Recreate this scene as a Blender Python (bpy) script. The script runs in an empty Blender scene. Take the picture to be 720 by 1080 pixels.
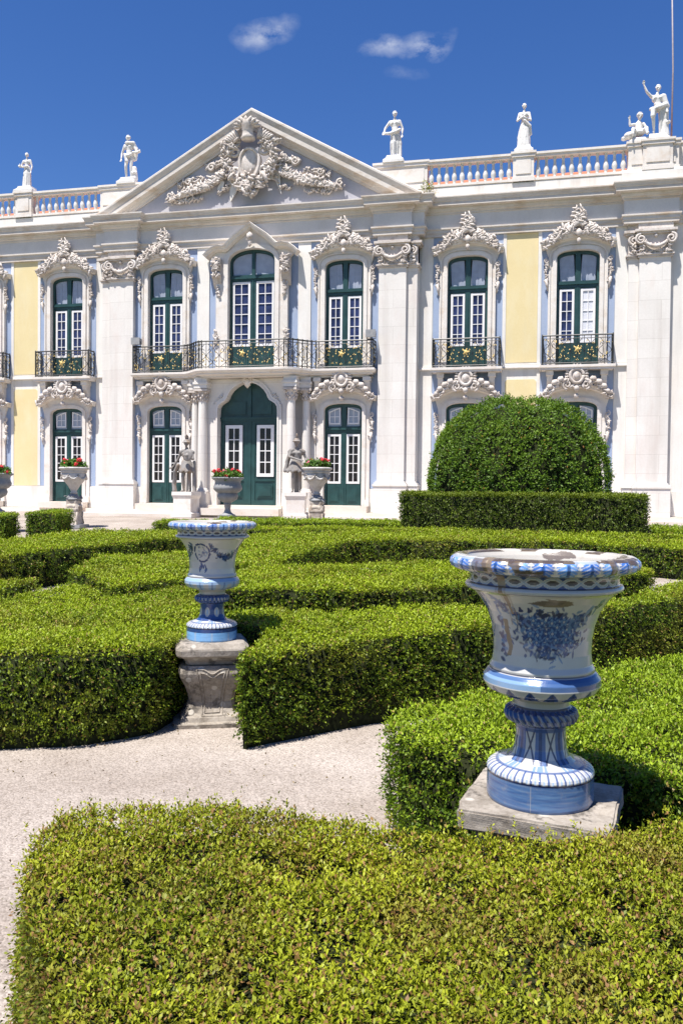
import bpy, bmesh, math, random
import numpy as np
from mathutils import Vector, Matrix
from mathutils.geometry import tessellate_polygon

random.seed(7)
rng = np.random.default_rng(11)
scene = bpy.context.scene
COL = scene.collection
PI = math.pi
AX = 0.25          # the palace axis in world x
GB = 0.85          # ground level at the palace

def gh(y):
    return GB * min(1.0, max(0.0, (y + 22.5) / 16.5))
def gh_np(y):
    return GB * np.clip((y + 22.5) / 16.5, 0, 1)

# ------------------------------------------------------------------ scene basics
world = bpy.data.worlds.new("World"); scene.world = world; world.use_nodes = True
SUN = Vector((-0.17, -0.37, 1.0)).normalized()
EYE = Vector((10.1, -28.76, 1.75))
YAW, PITCH, ROLL = math.radians(13), math.radians(1.3), math.radians(0.6)
fw0 = Vector((-math.sin(YAW), math.cos(YAW), 0)); rt0 = Vector((math.cos(YAW), math.sin(YAW), 0)); zz = Vector((0, 0, 1))
fw = fw0 * math.cos(PITCH) - zz * math.sin(PITCH)
up0 = fw0 * math.sin(PITCH) + zz * math.cos(PITCH)
rt = rt0 * math.cos(ROLL) + up0 * math.sin(ROLL)
up = -rt0 * math.sin(ROLL) + up0 * math.cos(ROLL)
cam_d = bpy.data.cameras.new("camera"); cam = bpy.data.objects.new("camera", cam_d); COL.objects.link(cam)
cam.matrix_world = Matrix(((rt.x, up.x, -fw.x, EYE.x), (rt.y, up.y, -fw.y, EYE.y), (rt.z, up.z, -fw.z, EYE.z), (0, 0, 0, 1)))
cam_d.sensor_fit = 'VERTICAL'; cam_d.sensor_height = 36; cam_d.sensor_width = 36
cam_d.lens = 880 / 1080 * 36; cam_d.clip_end = 2000; cam_d.clip_start = 0.05
scene.camera = cam

sl = bpy.data.lights.new("sun", 'SUN'); sl.energy = 5.0; sl.angle = math.radians(0.5); sl.color = (1.0, 0.955, 0.89)
so = bpy.data.objects.new("sun", sl); COL.objects.link(so)
so.rotation_euler = SUN.to_track_quat('Z', 'Y').to_euler()
so.location = (0, -10, 40)

vs = scene.view_settings
vs.view_transform = 'Standard'; vs.look = 'None'; vs.gamma = 1.0; vs.exposure = 0.80; vs.use_curve_mapping = False
scene.render.film_transparent = False
try:
    scene.cycles.use_denoising = True
    scene.cycles.max_bounces = 8
    scene.cycles.diffuse_bounces = 4
    scene.cycles.caustics_reflective = False; scene.cycles.caustics_refractive = False
except Exception:
    pass

# ------------------------------------------------------------------ node helper
class NT:
    def __init__(s, tree): s.t = tree
    def n(s, kind, **kw):
        nd = s.t.nodes.new(kind)
        for k, v in kw.items():
            if k == 'ins':
                for a, b in v.items():
                    if isinstance(b, bpy.types.NodeSocket): s.t.links.new(b, nd.inputs[a])
                    else: nd.inputs[a].default_value = b
            else: setattr(nd, k, v)
        return nd
    def math(s, op, a, b=None, c=None, clamp=False):
        nd = s.t.nodes.new('ShaderNodeMath'); nd.operation = op; nd.use_clamp = clamp
        for i, v in enumerate((a, b, c)):
            if v is None: continue
            if isinstance(v, bpy.types.NodeSocket): s.t.links.new(v, nd.inputs[i])
            else: nd.inputs[i].default_value = v
        return nd.outputs[0]
    def vmath(s, op, a, b=None, out=0):
        nd = s.t.nodes.new('ShaderNodeVectorMath'); nd.operation = op
        for i, v in enumerate((a, b)):
            if v is None: continue
            if isinstance(v, bpy.types.NodeSocket): s.t.links.new(v, nd.inputs[i])
            else: nd.inputs[i].default_value = v
        return nd.outputs[out]
    def mix(s, f, a, b, mode='MIX'):
        nd = s.t.nodes.new('ShaderNodeMix'); nd.data_type = 'RGBA'; nd.blend_type = mode
        for k, v in ((0, f), (6, a), (7, b)):
            if isinstance(v, bpy.types.NodeSocket): s.t.links.new(v, nd.inputs[k])
            else: nd.inputs[k].default_value = (tuple(v) + (1,)) if isinstance(v, (tuple, list)) and len(v) == 3 else v
        return nd.outputs[2]
    def ramp(s, f, stops):
        nd = s.t.nodes.new('ShaderNodeValToRGB'); s.t.links.new(f, nd.inputs[0])
        el = nd.color_ramp.elements
        while len(el) < len(stops): el.new(0.5)
        for e, (p, c) in zip(el, stops):
            e.position = p; e.color = (c, c, c, 1) if isinstance(c, (int, float)) else tuple(c) + (1,)
        return nd.outputs[0]
    def noise(s, vec, scale, detail=4, rough=0.55):
        nd = s.t.nodes.new('ShaderNodeTexNoise')
        if vec is not None: s.t.links.new(vec, nd.inputs['Vector'])
        nd.inputs['Scale'].default_value = scale; nd.inputs['Detail'].default_value = detail; nd.inputs['Roughness'].default_value = rough
        return nd.outputs[0]
    def coords(s, scale=(1, 1, 1), kind='Object'):
        tc = s.t.nodes.new('ShaderNodeTexCoord')
        if scale == (1, 1, 1): return tc.outputs[kind]
        return s.vmath('MULTIPLY', tc.outputs[kind], scale)

def new_mat(name):
    m = bpy.data.materials.new(name); m.use_nodes = True
    t = m.node_tree; b = t.nodes['Principled BSDF']
    return m, NT(t), b

def world_coords(n):
    g = n.t.nodes.new('ShaderNodeNewGeometry'); return g.outputs['Position']

def stone_mat(name, base, dark=None, stain=None, stain_amt=0.0, stain_scale=(1.2, 1.2, 0.5), joints=False, rough=0.75, bump=0.15, fine=18, streak=0):
    m, n, b = new_mat(name)
    P = world_coords(n)
    dark = dark or tuple(c * 0.86 for c in base)
    n1 = n.noise(P, 0.9, 6); n2 = n.noise(P, fine, 4, 0.65)
    f = n.math('ADD', n.math('MULTIPLY', n1, 0.6), n.math('MULTIPLY', n2, 0.4))
    col = n.mix(n.ramp(f, [(0.38, 0.0), (0.62, 1.0)]), dark, base)
    if stain:
        sp = n.vmath('MULTIPLY', P, stain_scale)
        s1 = n.noise(sp, 1.6, 7, 0.62)
        col = n.mix(n.ramp(s1, [(0.5, 0.0), (0.7, stain_amt)]), col, stain)
    if streak:
        s2 = n.noise(n.vmath('MULTIPLY', P, (2.6, 2.6, 0.16)), 1.0, 6, 0.6); col = n.mix(n.ramp(s2, [(0.50, 0.0), (0.72, streak)]), col, (0.47, 0.42, 0.37))
    if joints:
        sx = n.t.nodes.new('ShaderNodeSeparateXYZ'); n.t.links.new(P, sx.inputs[0])
        cb = n.t.nodes.new('ShaderNodeCombineXYZ'); n.t.links.new(sx.outputs[0], cb.inputs[0]); n.t.links.new(sx.outputs[2], cb.inputs[1])
        br = n.t.nodes.new('ShaderNodeTexBrick'); n.t.links.new(cb.outputs[0], br.inputs['Vector'])
        br.inputs['Scale'].default_value = 1.0; br.inputs['Brick Width'].default_value = 1.33; br.inputs['Row Height'].default_value = 0.62
        br.inputs['Mortar Size'].default_value = 0.007; br.inputs['Mortar Smooth'].default_value = 0.2
        br.inputs['Color1'].default_value = (1, 1, 1, 1); br.inputs['Color2'].default_value = (0.93, 0.92, 0.92, 1); br.inputs['Mortar'].default_value = (0.76, 0.74, 0.72, 1)
        col = n.mix(0.85, col, br.outputs[0], 'MULTIPLY')
    n.t.links.new(col, b.inputs['Base Color']); b.inputs['Roughness'].default_value = rough
    b.inputs['Specular IOR Level'].default_value = 0.3
    bp = n.n('ShaderNodeBump', ins={'Height': n2, 'Strength': bump, 'Distance': 0.02}); n.t.links.new(bp.outputs[0], b.inputs['Normal'])
    return m

def plain_mat(name, base, rough=0.5, metal=0.0, spec=0.5, var=0.12, scale=6, bump=0.0):
    m, n, b = new_mat(name)
    P = world_coords(n)
    f = n.noise(P, scale, 5)
    col = n.mix(n.ramp(f, [(0.35, 0.0), (0.65, 1.0)]), tuple(c * (1 - var) for c in base), tuple(min(1, c * (1 + var)) for c in base))
    n.t.links.new(col, b.inputs['Base Color'])
    b.inputs['Roughness'].default_value = rough; b.inputs['Metallic'].default_value = metal; b.inputs['Specular IOR Level'].default_value = spec
    if bump:
        bp = n.n('ShaderNodeBump', ins={'Height': f, 'Strength': bump, 'Distance': 0.02}); n.t.links.new(bp.outputs[0], b.inputs['Normal'])
    return m

M = {}
M['wall'] = stone_mat('limewashed_stone', (0.77, 0.74, 0.695), (0.70, 0.67, 0.625), (0.66, 0.56, 0.49), 0.3, joints=False, bump=0.1, streak=0.5)
M['ashlar'] = stone_mat('pale_ashlar', (0.775, 0.74, 0.695), (0.70, 0.665, 0.62), (0.66, 0.54, 0.475), 0.35, joints=True, bump=0.1, streak=0.42)
M['trim'] = stone_mat('cornice_stone', (0.66, 0.61, 0.56), (0.57, 0.52, 0.47), (0.42, 0.30, 0.19), 0.7, (0.7, 0.7, 2.2), bump=0.2, streak=0.5)
M['carve'] = stone_mat('carved_limestone', (0.67, 0.61, 0.565), (0.50, 0.44, 0.395), (0.27, 0.20, 0.14), 0.6, (3, 3, 3), bump=0.35, fine=30)
M['hood'] = stone_mat('moulding_limestone', (0.75, 0.70, 0.65), (0.67, 0.62, 0.57), (0.52, 0.39, 0.27), 0.4, (2, 2, 2), bump=0.2)
M['statue'] = stone_mat('white_marble', (0.70, 0.68, 0.655), (0.60, 0.58, 0.555), (0.45, 0.43, 0.39), 0.4, (3, 3, 2), bump=0.15, fine=14)
M['yellow'] = stone_mat('ochre_stucco', (0.73, 0.61, 0.345), (0.69, 0.565, 0.305), (0.74, 0.66, 0.45), 0.5, bump=0.08, streak=0.12)
M['shadeblue'] = stone_mat('shaded_blue_stucco', (0.45, 0.44, 0.475), (0.38, 0.37, 0.41), (0.50, 0.48, 0.48), 0.4, bump=0.08)  # panel blue greyed: the tympanum's shade is put into the colour
M['frieze'] = stone_mat('shade_greyed_frieze', (0.66, 0.63, 0.61), (0.57, 0.545, 0.53), (0.52, 0.46, 0.42), 0.3, bump=0.1)  # white stone darkened: the shade under the cornice is in this colour
M['blue'] = stone_mat('pale_blue_stucco', (0.33, 0.40, 0.545), (0.29, 0.36, 0.50), (0.42, 0.47, 0.57), 0.45, bump=0.08, streak=0.2)
M['green'] = plain_mat('green_painted_wood', (0.016, 0.055, 0.053), 0.4, var=0.18, scale=4)
M['white_paint'] = plain_mat('white_painted_sash', (0.78, 0.76, 0.755), 0.45, var=0.04)
M['glass_up'] = plain_mat('sky_tinted_glass', (0.026, 0.034, 0.09), 0.05, spec=0.4, var=0.45, scale=2.2, bump=0.25)  # blue of the reflected sky is put into the pane colour
M['glass_low'] = plain_mat('dark_room_glass', (0.010, 0.008, 0.012), 0.05, spec=0.3, var=0.5, scale=2.2, bump=0.25)
M['fan'] = plain_mat('glass_before_white_curtain', (0.33, 0.36, 0.43), 0.12, spec=0.5, var=0.08, scale=5)
M['curtain'] = plain_mat('white_curtain', (0.66, 0.66, 0.70), 0.3, var=0.05, scale=9)
M['iron'] = plain_mat('black_wrought_iron', (0.018, 0.02, 0.02), 0.45, var=0.2)
M['gold'] = plain_mat('gilded_iron', (0.72, 0.53, 0.20), 0.4, metal=0.3, var=0.15, scale=12)
M['tiles'] = stone_mat('terracotta_roof_tiles', (0.50, 0.175, 0.085), (0.40, 0.13, 0.065), (0.30, 0.17, 0.12), 0.4, bump=0.5, fine=10)
M['lead'] = stone_mat('weathered_lead', (0.32, 0.325, 0.335), (0.21, 0.21, 0.215), (0.36, 0.35, 0.33), 0.6, (3, 3, 2), rough=0.6, bump=0.2, fine=12)
M['bronze'] = stone_mat('grey_brown_lead_figure', (0.27, 0.255, 0.245), (0.17, 0.155, 0.14), (0.30, 0.20, 0.12), 0.7, (3, 3, 1.2), rough=0.6, bump=0.2, fine=12)
M['planter'] = stone_mat('weathered_marble_urn', (0.62, 0.59, 0.56), (0.45, 0.42, 0.39), (0.25, 0.20, 0.15), 0.75, (3, 3, 2.4), bump=0.25, fine=16)
M['plinthstone'] = stone_mat('stained_planter_stone', (0.60, 0.53, 0.46), (0.42, 0.36, 0.30), (0.20, 0.145, 0.10), 0.85, (3, 3, 3), bump=0.3, fine=16)
M['step'] = stone_mat('worn_step_stone', (0.70, 0.64, 0.575), (0.60, 0.54, 0.475), (0.58, 0.42, 0.31), 0.5, (0.7, 2, 2), bump=0.15)
M['pale_lead'] = plain_mat('steel_pole', (0.30, 0.27, 0.29), 0.5)

# weathered pedestal stone with lichen
def pedestal_mat():
    m, n, b = new_mat('lichen_grey_stone')
    P = n.coords()
    n1 = n.noise(P, 4, 8, 0.65); n2 = n.noise(P, 40, 6, 0.7); n3 = n.noise(P, 9, 8, 0.7)
    col = n.mix(n.ramp(n1, [(0.35, 0.0), (0.65, 1.0)]), (0.165, 0.138, 0.108), (0.375, 0.33, 0.278))
    col = n.mix(n.ramp(n2, [(0.45, 0.0), (0.75, 0.6)]), col, (0.44, 0.40, 0.345))
    col = n.mix(n.ramp(n3, [(0.54, 0.0), (0.62, 0.8)]), col, (0.075, 0.064, 0.052))
    vor = n.n('ShaderNodeTexVoronoi', ins={'Vector': P, 'Scale': 9.0})
    col = n.mix(n.ramp(vor.outputs['Distance'], [(0.16, 0.75), (0.22, 0.0)]), col, (0.50, 0.46, 0.40))
    n.t.links.new(col, b.inputs['Base Color']); b.inputs['Roughness'].default_value = 0.85
    h = n.math('ADD', n.math('MULTIPLY', n2, 0.5), n3)
    bp = n.n('ShaderNodeBump', ins={'Height': h, 'Strength': 0.6, 'Distance': 0.012}); n.t.links.new(bp.outputs[0], b.inputs['Normal'])
    return m
M['pedestal'] = pedestal_mat()

def leaf_mat(name, old, mid, new, brown, tip_amt=0.6, patch=1.6, trans=0.22, brown_amt=0.1, dry=None):
    m, n, b = new_mat(name)
    g = n.t.nodes.new('ShaderNodeNewGeometry')
    at = n.n('ShaderNodeAttribute', attribute_name='tip')
    P = g.outputs['Position']
    rnd = g.outputs['Random Per Island']
    pt = n.noise(P, patch, 4, 0.6)
    col = n.mix(rnd, old, mid)
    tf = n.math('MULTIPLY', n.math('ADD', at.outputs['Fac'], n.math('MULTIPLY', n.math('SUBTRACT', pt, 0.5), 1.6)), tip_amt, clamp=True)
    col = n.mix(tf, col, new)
    if dry:
        p2 = n.noise(P, patch * 1.7, 5, 0.65)
        col = n.mix(n.ramp(p2, [(0.5, 0.0), (0.68, 0.75)]), col, dry)
    r2 = n.math('FRACT', n.math('MULTIPLY', rnd, 37.7))
    col = n.mix(n.math('MULTIPLY', n.math('GREATER_THAN', r2, 1 - brown_amt), 0.85), col, brown)
    r3 = n.math('FRACT', n.math('MULTIPLY', rnd, 91.3))
    col = n.mix(1.0, col, n.ramp(r3, [(0.0, 0.72), (1.0, 1.25)]), 'MULTIPLY')
    n.t.links.new(col, b.inputs['Base Color'])
    b.inputs['Roughness'].default_value = 0.5; b.inputs['Specular IOR Level'].default_value = 0.25
    tr = n.n('ShaderNodeBsdfTranslucent'); tc = n.mix(1.0, col, (1.25, 1.25, 0.55), 'MULTIPLY'); n.t.links.new(tc, tr.inputs[0])
    mx = n.n('ShaderNodeMixShader'); mx.inputs[0].default_value = trans
    n.t.links.new(b.outputs[0], mx.inputs[1]); n.t.links.new(tr.outputs[0], mx.inputs[2])
    n.t.links.new(mx.outputs[0], n.t.nodes['Material Output'].inputs[0])
    return m
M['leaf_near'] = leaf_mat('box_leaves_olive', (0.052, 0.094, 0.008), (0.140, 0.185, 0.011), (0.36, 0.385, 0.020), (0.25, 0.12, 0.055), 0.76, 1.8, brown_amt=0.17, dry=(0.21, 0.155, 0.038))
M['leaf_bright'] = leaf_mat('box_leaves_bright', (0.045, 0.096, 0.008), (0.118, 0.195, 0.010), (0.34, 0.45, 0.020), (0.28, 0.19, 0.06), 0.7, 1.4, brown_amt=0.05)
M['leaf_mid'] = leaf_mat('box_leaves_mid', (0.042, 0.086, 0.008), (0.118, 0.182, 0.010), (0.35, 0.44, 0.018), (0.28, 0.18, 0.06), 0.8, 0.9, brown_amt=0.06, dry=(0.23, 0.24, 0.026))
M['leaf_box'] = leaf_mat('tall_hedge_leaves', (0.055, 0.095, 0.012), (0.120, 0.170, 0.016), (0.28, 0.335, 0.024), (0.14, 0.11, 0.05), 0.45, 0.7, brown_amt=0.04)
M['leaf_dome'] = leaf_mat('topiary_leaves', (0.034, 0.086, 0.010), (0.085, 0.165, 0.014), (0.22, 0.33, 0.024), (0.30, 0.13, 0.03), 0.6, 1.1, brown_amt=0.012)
M['dead_leaf'] = leaf_mat('dry_leaves', (0.16, 0.10, 0.045), (0.24, 0.17, 0.08), (0.20, 0.20, 0.05), (0.10, 0.06, 0.03), 0.4, 3, brown_amt=0.2)
M['leaf_ger'] = leaf_mat('geranium_leaves', (0.05, 0.12, 0.02), (0.10, 0.20, 0.03), (0.16, 0.26, 0.04), (0.2, 0.1, 0.05), 0.3, 3, brown_amt=0.02)
M['twigs'] = plain_mat('hedge_twigs', (0.020, 0.024, 0.009), 0.9, spec=0.1, var=0.5, scale=30)
M['red'] = plain_mat('red_petals', (0.62, 0.022, 0.028), 0.5, var=0.25, scale=30)
M['pink'] = plain_mat('pink_petals', (0.72, 0.12, 0.22), 0.5, var=0.25, scale=30)

M['added_dark_sheet'] = plain_mat('dark_green_cover', (0.055, 0.085, 0.022), 0.9, spec=0.1, var=0.35, scale=3)
def gravel_mat():
    m, n, b = new_mat('pale_gravel')
    P = n.coords()
    v1 = n.n('ShaderNodeTexVoronoi', ins={'Vector': P, 'Scale': 95.0}); v2 = n.n('ShaderNodeTexVoronoi', ins={'Vector': P, 'Scale': 45.0})
    big = n.noise(P, 0.8, 6, 0.6); fine = n.noise(P, 60, 4, 0.7); mid = n.noise(P, 7, 6, 0.65)
    col = n.mix(n.ramp(big, [(0.36, 0.0), (0.64, 1.0)]), (0.285, 0.245, 0.212), (0.405, 0.360, 0.320))
    sx = n.t.nodes.new('ShaderNodeSeparateColor'); n.t.links.new(v1.outputs['Color'], sx.inputs[0])
    col = n.mix(1.0, col, n.ramp(sx.outputs[0], [(0.0, (0.70, 0.67, 0.64)), (0.5, (0.98, 0.97, 0.96)), (1.0, (1.22, 1.20, 1.18))]), 'MULTIPLY')
    col = n.mix(n.ramp(fine, [(0.56, 0.0), (0.7, 0.5)]), col, (0.24, 0.19, 0.155))
    col = n.mix(n.ramp(mid, [(0.60, 0.0), (0.75, 0.35)]), col, (0.28, 0.225, 0.18))
    n.t.links.new(col, b.inputs['Base Color']); b.inputs['Roughness'].default_value = 0.95; b.inputs['Specular IOR Level'].default_value = 0.15
    h = n.math('SUBTRACT', 1.0, n.math('ADD', v1.outputs['Distance'], n.math('MULTIPLY', v2.outputs['Distance'], 0.6)))
    bp = n.n('ShaderNodeBump', ins={'Height': h, 'Strength': 0.55, 'Distance': 0.008}); n.t.links.new(bp.outputs[0], b.inputs['Normal'])
    return m
M['gravel'] = gravel_mat()

# ------------------------------------------------------------------ sky
def build_world():
    n = NT(world.node_tree); bg = world.node_tree.nodes['Background']
    sky = n.n('ShaderNodeTexSky', sky_type='NISHITA'); sky.sun_disc = False
    sky.sun_elevation = math.asin(SUN.z); sky.sun_rotation = math.atan2(SUN.x, SUN.y) % (2 * PI)
    sky.air_density = 1.0; sky.dust_density = 0.25; sky.ozone_density = 3.0; sky.altitude = 200
    col = sky.outputs[0]
    hs = n.n('ShaderNodeHueSaturation'); hs.inputs['Saturation'].default_value = 1.29; hs.inputs['Hue'].default_value = 0.514; hs.inputs['Value'].default_value = 1.14
    n.t.links.new(col, hs.inputs['Color']); col = hs.outputs[0]
    D = n.vmath('NORMALIZE', n.coords(kind='Generated'))
    wn = n.n('ShaderNodeTexNoise'); n.t.links.new(D, wn.inputs['Vector']); wn.inputs['Scale'].default_value = 14; wn.inputs['Detail'].default_value = 5
    warp = n.vmath('MULTIPLY', n.vmath('SUBTRACT', wn.outputs['Color'], (0.5, 0.5, 0.5)), (0.05, 0.05, 0.05))
    Dw = n.vmath('ADD', D, warp)
    mask = None
    for (c, w, h, tilt, amt) in CLOUDS:
        c = Vector(c).normalized(); r = c.cross(Vector((0, 0, 1))).normalized(); u = r.cross(c)
        r2 = r * math.cos(tilt) + u * math.sin(tilt); u2 = -r * math.sin(tilt) + u * math.cos(tilt)
        a = n.math('DIVIDE', n.vmath('DOT_PRODUCT', n.vmath('SUBTRACT', Dw, tuple(c)), tuple(r2), out=1), w)
        bb = n.math('DIVIDE', n.vmath('DOT_PRODUCT', n.vmath('SUBTRACT', Dw, tuple(c)), tuple(u2), out=1), h)
        d2 = n.math('SQRT', n.math('ADD', n.math('MULTIPLY', a, a), n.math('MULTIPLY', bb, bb)))
        fall = n.math('SUBTRACT', 1.0, d2, clamp=True)
        mk = n.math('MULTIPLY', fall, amt)
        mask = mk if mask is None else n.math('MAXIMUM', mask, mk)
    st = n.vmath('MULTIPLY', D, (1.0, 1.0, 1.8))
    nz = n.noise(st, 26, 9, 0.62)
    f = n.math('MULTIPLY', mask, n.ramp(nz, [(0.40, 0.0), (0.66, 1.3)]), clamp=True)
    col = n.mix(f, col, (6.0, 6.4, 7.4))
    n.t.links.new(col, bg.inputs[0]); bg.inputs[1].default_value = 0.071
CLOUDS = []
def px_dir(x, y): return (fw * 880 + rt * (x - 360) - up * (y - 540)).normalized()
CLOUDS = [(px_dir(279, 32), 0.040, 0.019, 0.14, 0.62), (px_dir(445, 43), 0.036, 0.016, 0.12, 0.66), (px_dir(404, 50), 0.026, 0.014, 0.1, 0.6), (px_dir(425, 78), 0.025, 0.009, 0.1, 0.2)]
build_world()

# ------------------------------------------------------------------ mesh helpers
class MB:
    def __init__(s): s.v = []; s.f = []; s.sm = []
    def add(s, verts, faces, smooth=False):
        o = len(s.v); s.v.extend(verts); s.f.extend([tuple(i + o for i in f) for f in faces]); s.sm.extend([smooth] * len(faces)); return s
    def box(s, x0, x1, y0, y1, z0, z1):
        v = [(x, y, z) for z in (z0, z1) for (x, y) in ((x0, y0), (x1, y0), (x1, y1), (x0, y1))]
        return s.add(v, [(3, 2, 1, 0), (4, 5, 6, 7), (0, 1, 5, 4), (1, 2, 6, 5), (2, 3, 7, 6), (3, 0, 4, 7)])
    def fbox(s, s0, s1, v0, v1, z0, z1):           # facade box: v = distance out of the wall
        return s.box(s0, s1, -v1, -v0, z0, z1)
    def prism(s, poly, v0, v1):                     # poly (s,z) extruded from v0 to v1
        n = len(poly)
        ar = sum(poly[i][0] * poly[(i + 1) % n][1] - poly[(i + 1) % n][0] * poly[i][1] for i in range(n))
        if ar < 0: poly = poly[::-1]
        v = [(p[0], -v1, p[1]) for p in poly] + [(p[0], -v0, p[1]) for p in poly]
        f = [tuple(range(n)), tuple(range(2 * n - 1, n - 1, -1))] + [(i + n, (i + 1) % n + n, (i + 1) % n, i) for i in range(n)]
        return s.add(v, f)
    def band(s, a, b, v0, v1):                      # solid between two open (s,z) polylines of equal count
        n = len(a); v = [(p[0], -v1, p[1]) for p in a] + [(p[0], -v1, p[1]) for p in b] + [(p[0], -v0, p[1]) for p in a] + [(p[0], -v0, p[1]) for p in b]
        f = []
        for i in range(n - 1):
            f += [(i, i + 1, n + i + 1, n + i), (2 * n + i + 1, 2 * n + i, 3 * n + i, 3 * n + i + 1), (i + 1, i, 2 * n + i, 2 * n + i + 1), (n + i, n + i + 1, 3 * n + i + 1, 3 * n + i)]
        f += [(0, n, 3 * n, 2 * n), (n - 1, 3 * n - 1, 4 * n - 1, 2 * n - 1)]
        return s.add(v, f)
    def sweep(s, path, prof):                       # path (s,z) open; prof: [(up_offset, v)] closed loop
        n = len(path); k = len(prof); v = []
        for i, p in enumerate(path):
            a = path[max(0, i - 1)]; b = path[min(n - 1, i + 1)]
            t = Vector((b[0] - a[0], b[1] - a[1])).normalized(); nn = Vector((-t.y, t.x))
            for (o, vv) in prof: v.append((p[0] + nn.x * o, -vv, p[1] + nn.y * o))
        f = []
        for i in range(n - 1):
            for j in range(k):
                f.append((i * k + j, (i + 1) * k + j, (i + 1) * k + (j + 1) % k, i * k + (j + 1) % k))
        f += [tuple(range(k)), tuple((n - 1) * k + j for j in reversed(range(k)))]
        return s.add(v, f)
    def lathe(s, prof, n=24, c=(0, 0, 0), smooth=True, mod=None):
        k = len(prof); v = []
        for j in range(n):
            a = 2 * PI * j / n
            for (r, z) in prof:
                rr = r * (mod(a, z) if mod else 1)
                v.append((c[0] + rr * math.cos(a), c[1] + rr * math.sin(a), c[2] + z))
        f = [(j * k + i, ((j + 1) % n) * k + i, ((j + 1) % n) * k + i + 1, j * k + i + 1) for j in range(n) for i in range(k - 1)]
        return s.add(v, f, smooth)
    def tube(s, pts, r, n=6, smooth=True):
        pts = [Vector(p) for p in pts]; m = len(pts); rr = r if isinstance(r, (list, tuple)) else [r] * m
        v = []; prev = None
        for i, p in enumerate(pts):
            t = (pts[min(m - 1, i + 1)] - pts[max(0, i - 1)]).normalized()
            if prev is None:
                a = Vector((0, 0, 1)) if abs(t.z) < 0.9 else Vector((0, 1, 0)); u = t.cross(a).normalized()
            else:
                u = (prev - t * prev.dot(t)).normalized()
            prev = u; w = t.cross(u)
            for j in range(n):
                an = 2 * PI * j / n; v.append(tuple(p + (u * math.cos(an) + w * math.sin(an)) * rr[i]))
        f = [(i * n + j, i * n + (j + 1) % n, (i + 1) * n + (j + 1) % n, (i + 1) * n + j) for i in range(m - 1) for j in range(n)]
        f += [tuple(reversed(range(n))), tuple((m - 1) * n + j for j in range(n))]
        return s.add(v, f, smooth)
    def ell(s, c, r, rot=None, lv=1, smooth=True):
        V, F = ICO[lv]; R = rot or Matrix.Identity(3)
        v = []
        for p in V:
            q = R @ Vector((p[0] * r[0], p[1] * r[1], p[2] * r[2])); v.append((c[0] + q.x, c[1] + q.y, c[2] + q.z))
        return s.add(v, F, smooth)
    def cap(s, p0, r0, p1, r1, n=10):               # tapered capsule
        p0, p1 = Vector(p0), Vector(p1); d = p1 - p0; L = d.length
        t = d / L if L > 1e-6 else Vector((0, 0, 1)); pr = []
        for i in range(5): a = -PI / 2 + i * PI / 8; pr.append((max(1e-4, r0 * math.cos(a)), r0 * math.sin(a)))
        for i in range(5): a = i * PI / 8; pr.append((max(1e-4, r1 * math.cos(a)), L + r1 * math.sin(a)))
        R = t.to_track_quat('Z', 'Y').to_matrix(); v = []
        for (r, z) in pr:
            for j in range(n):
                a = 2 * PI * j / n; v.append(tuple(p0 + R @ Vector((r * math.cos(a), r * math.sin(a), z))))
        k = len(pr)
        f = [(i * n + j, i * n + (j + 1) % n, (i + 1) * n + (j + 1) % n, (i + 1) * n + j) for i in range(k - 1) for j in range(n)]
        f += [tuple(reversed(range(n))), tuple((k - 1) * n + j for j in range(n))]
        return s.add(v, f, True)
    def mesh(s, name, mat):
        me = bpy.data.meshes.new(name); me.from_pydata([tuple(p) for p in s.v], [], s.f)
        me.polygons.foreach_set('use_smooth', s.sm); me.materials.append(mat); me.update(); return me
    def build(s, name, mat, parent=None, loc=(0, 0, 0)):
        o = bpy.data.objects.new(name, s.mesh(name, mat)); COL.objects.link(o); o.location = loc
        if parent: o.parent = parent
        return o

def _ico(lv):
    bm = bmesh.new(); bmesh.ops.create_icosphere(bm, subdivisions=lv, radius=1); bm.verts.ensure_lookup_table()
    r = ([tuple(v.co) for v in bm.verts], [tuple(v.index for v in f.verts) for f in bm.faces]); bm.free(); return r
ICO = {1: _ico(1), 2: _ico(2), 3: _ico(3)}

def tag(o, label=None, cat=None, group=None, kind=None):
    if label: o['label'] = label
    if cat: o['category'] = cat
    if group: o['group'] = group
    if kind: o['kind'] = kind
    return o
def empty(name, loc=(0, 0, 0), rz=0, parent=None):
    o = bpy.data.objects.new(name, None); COL.objects.link(o); o.location = loc; o.rotation_euler = (0, 0, rz)
    o.empty_display_size = 0.2
    if parent: o.parent = parent
    return o
def copy_tree(o, parent=None):
    c = o.copy(); COL.objects.link(c)
    if parent: c.parent = parent
    for ch in list(o.children): copy_tree(ch, c)
    return c

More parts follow.
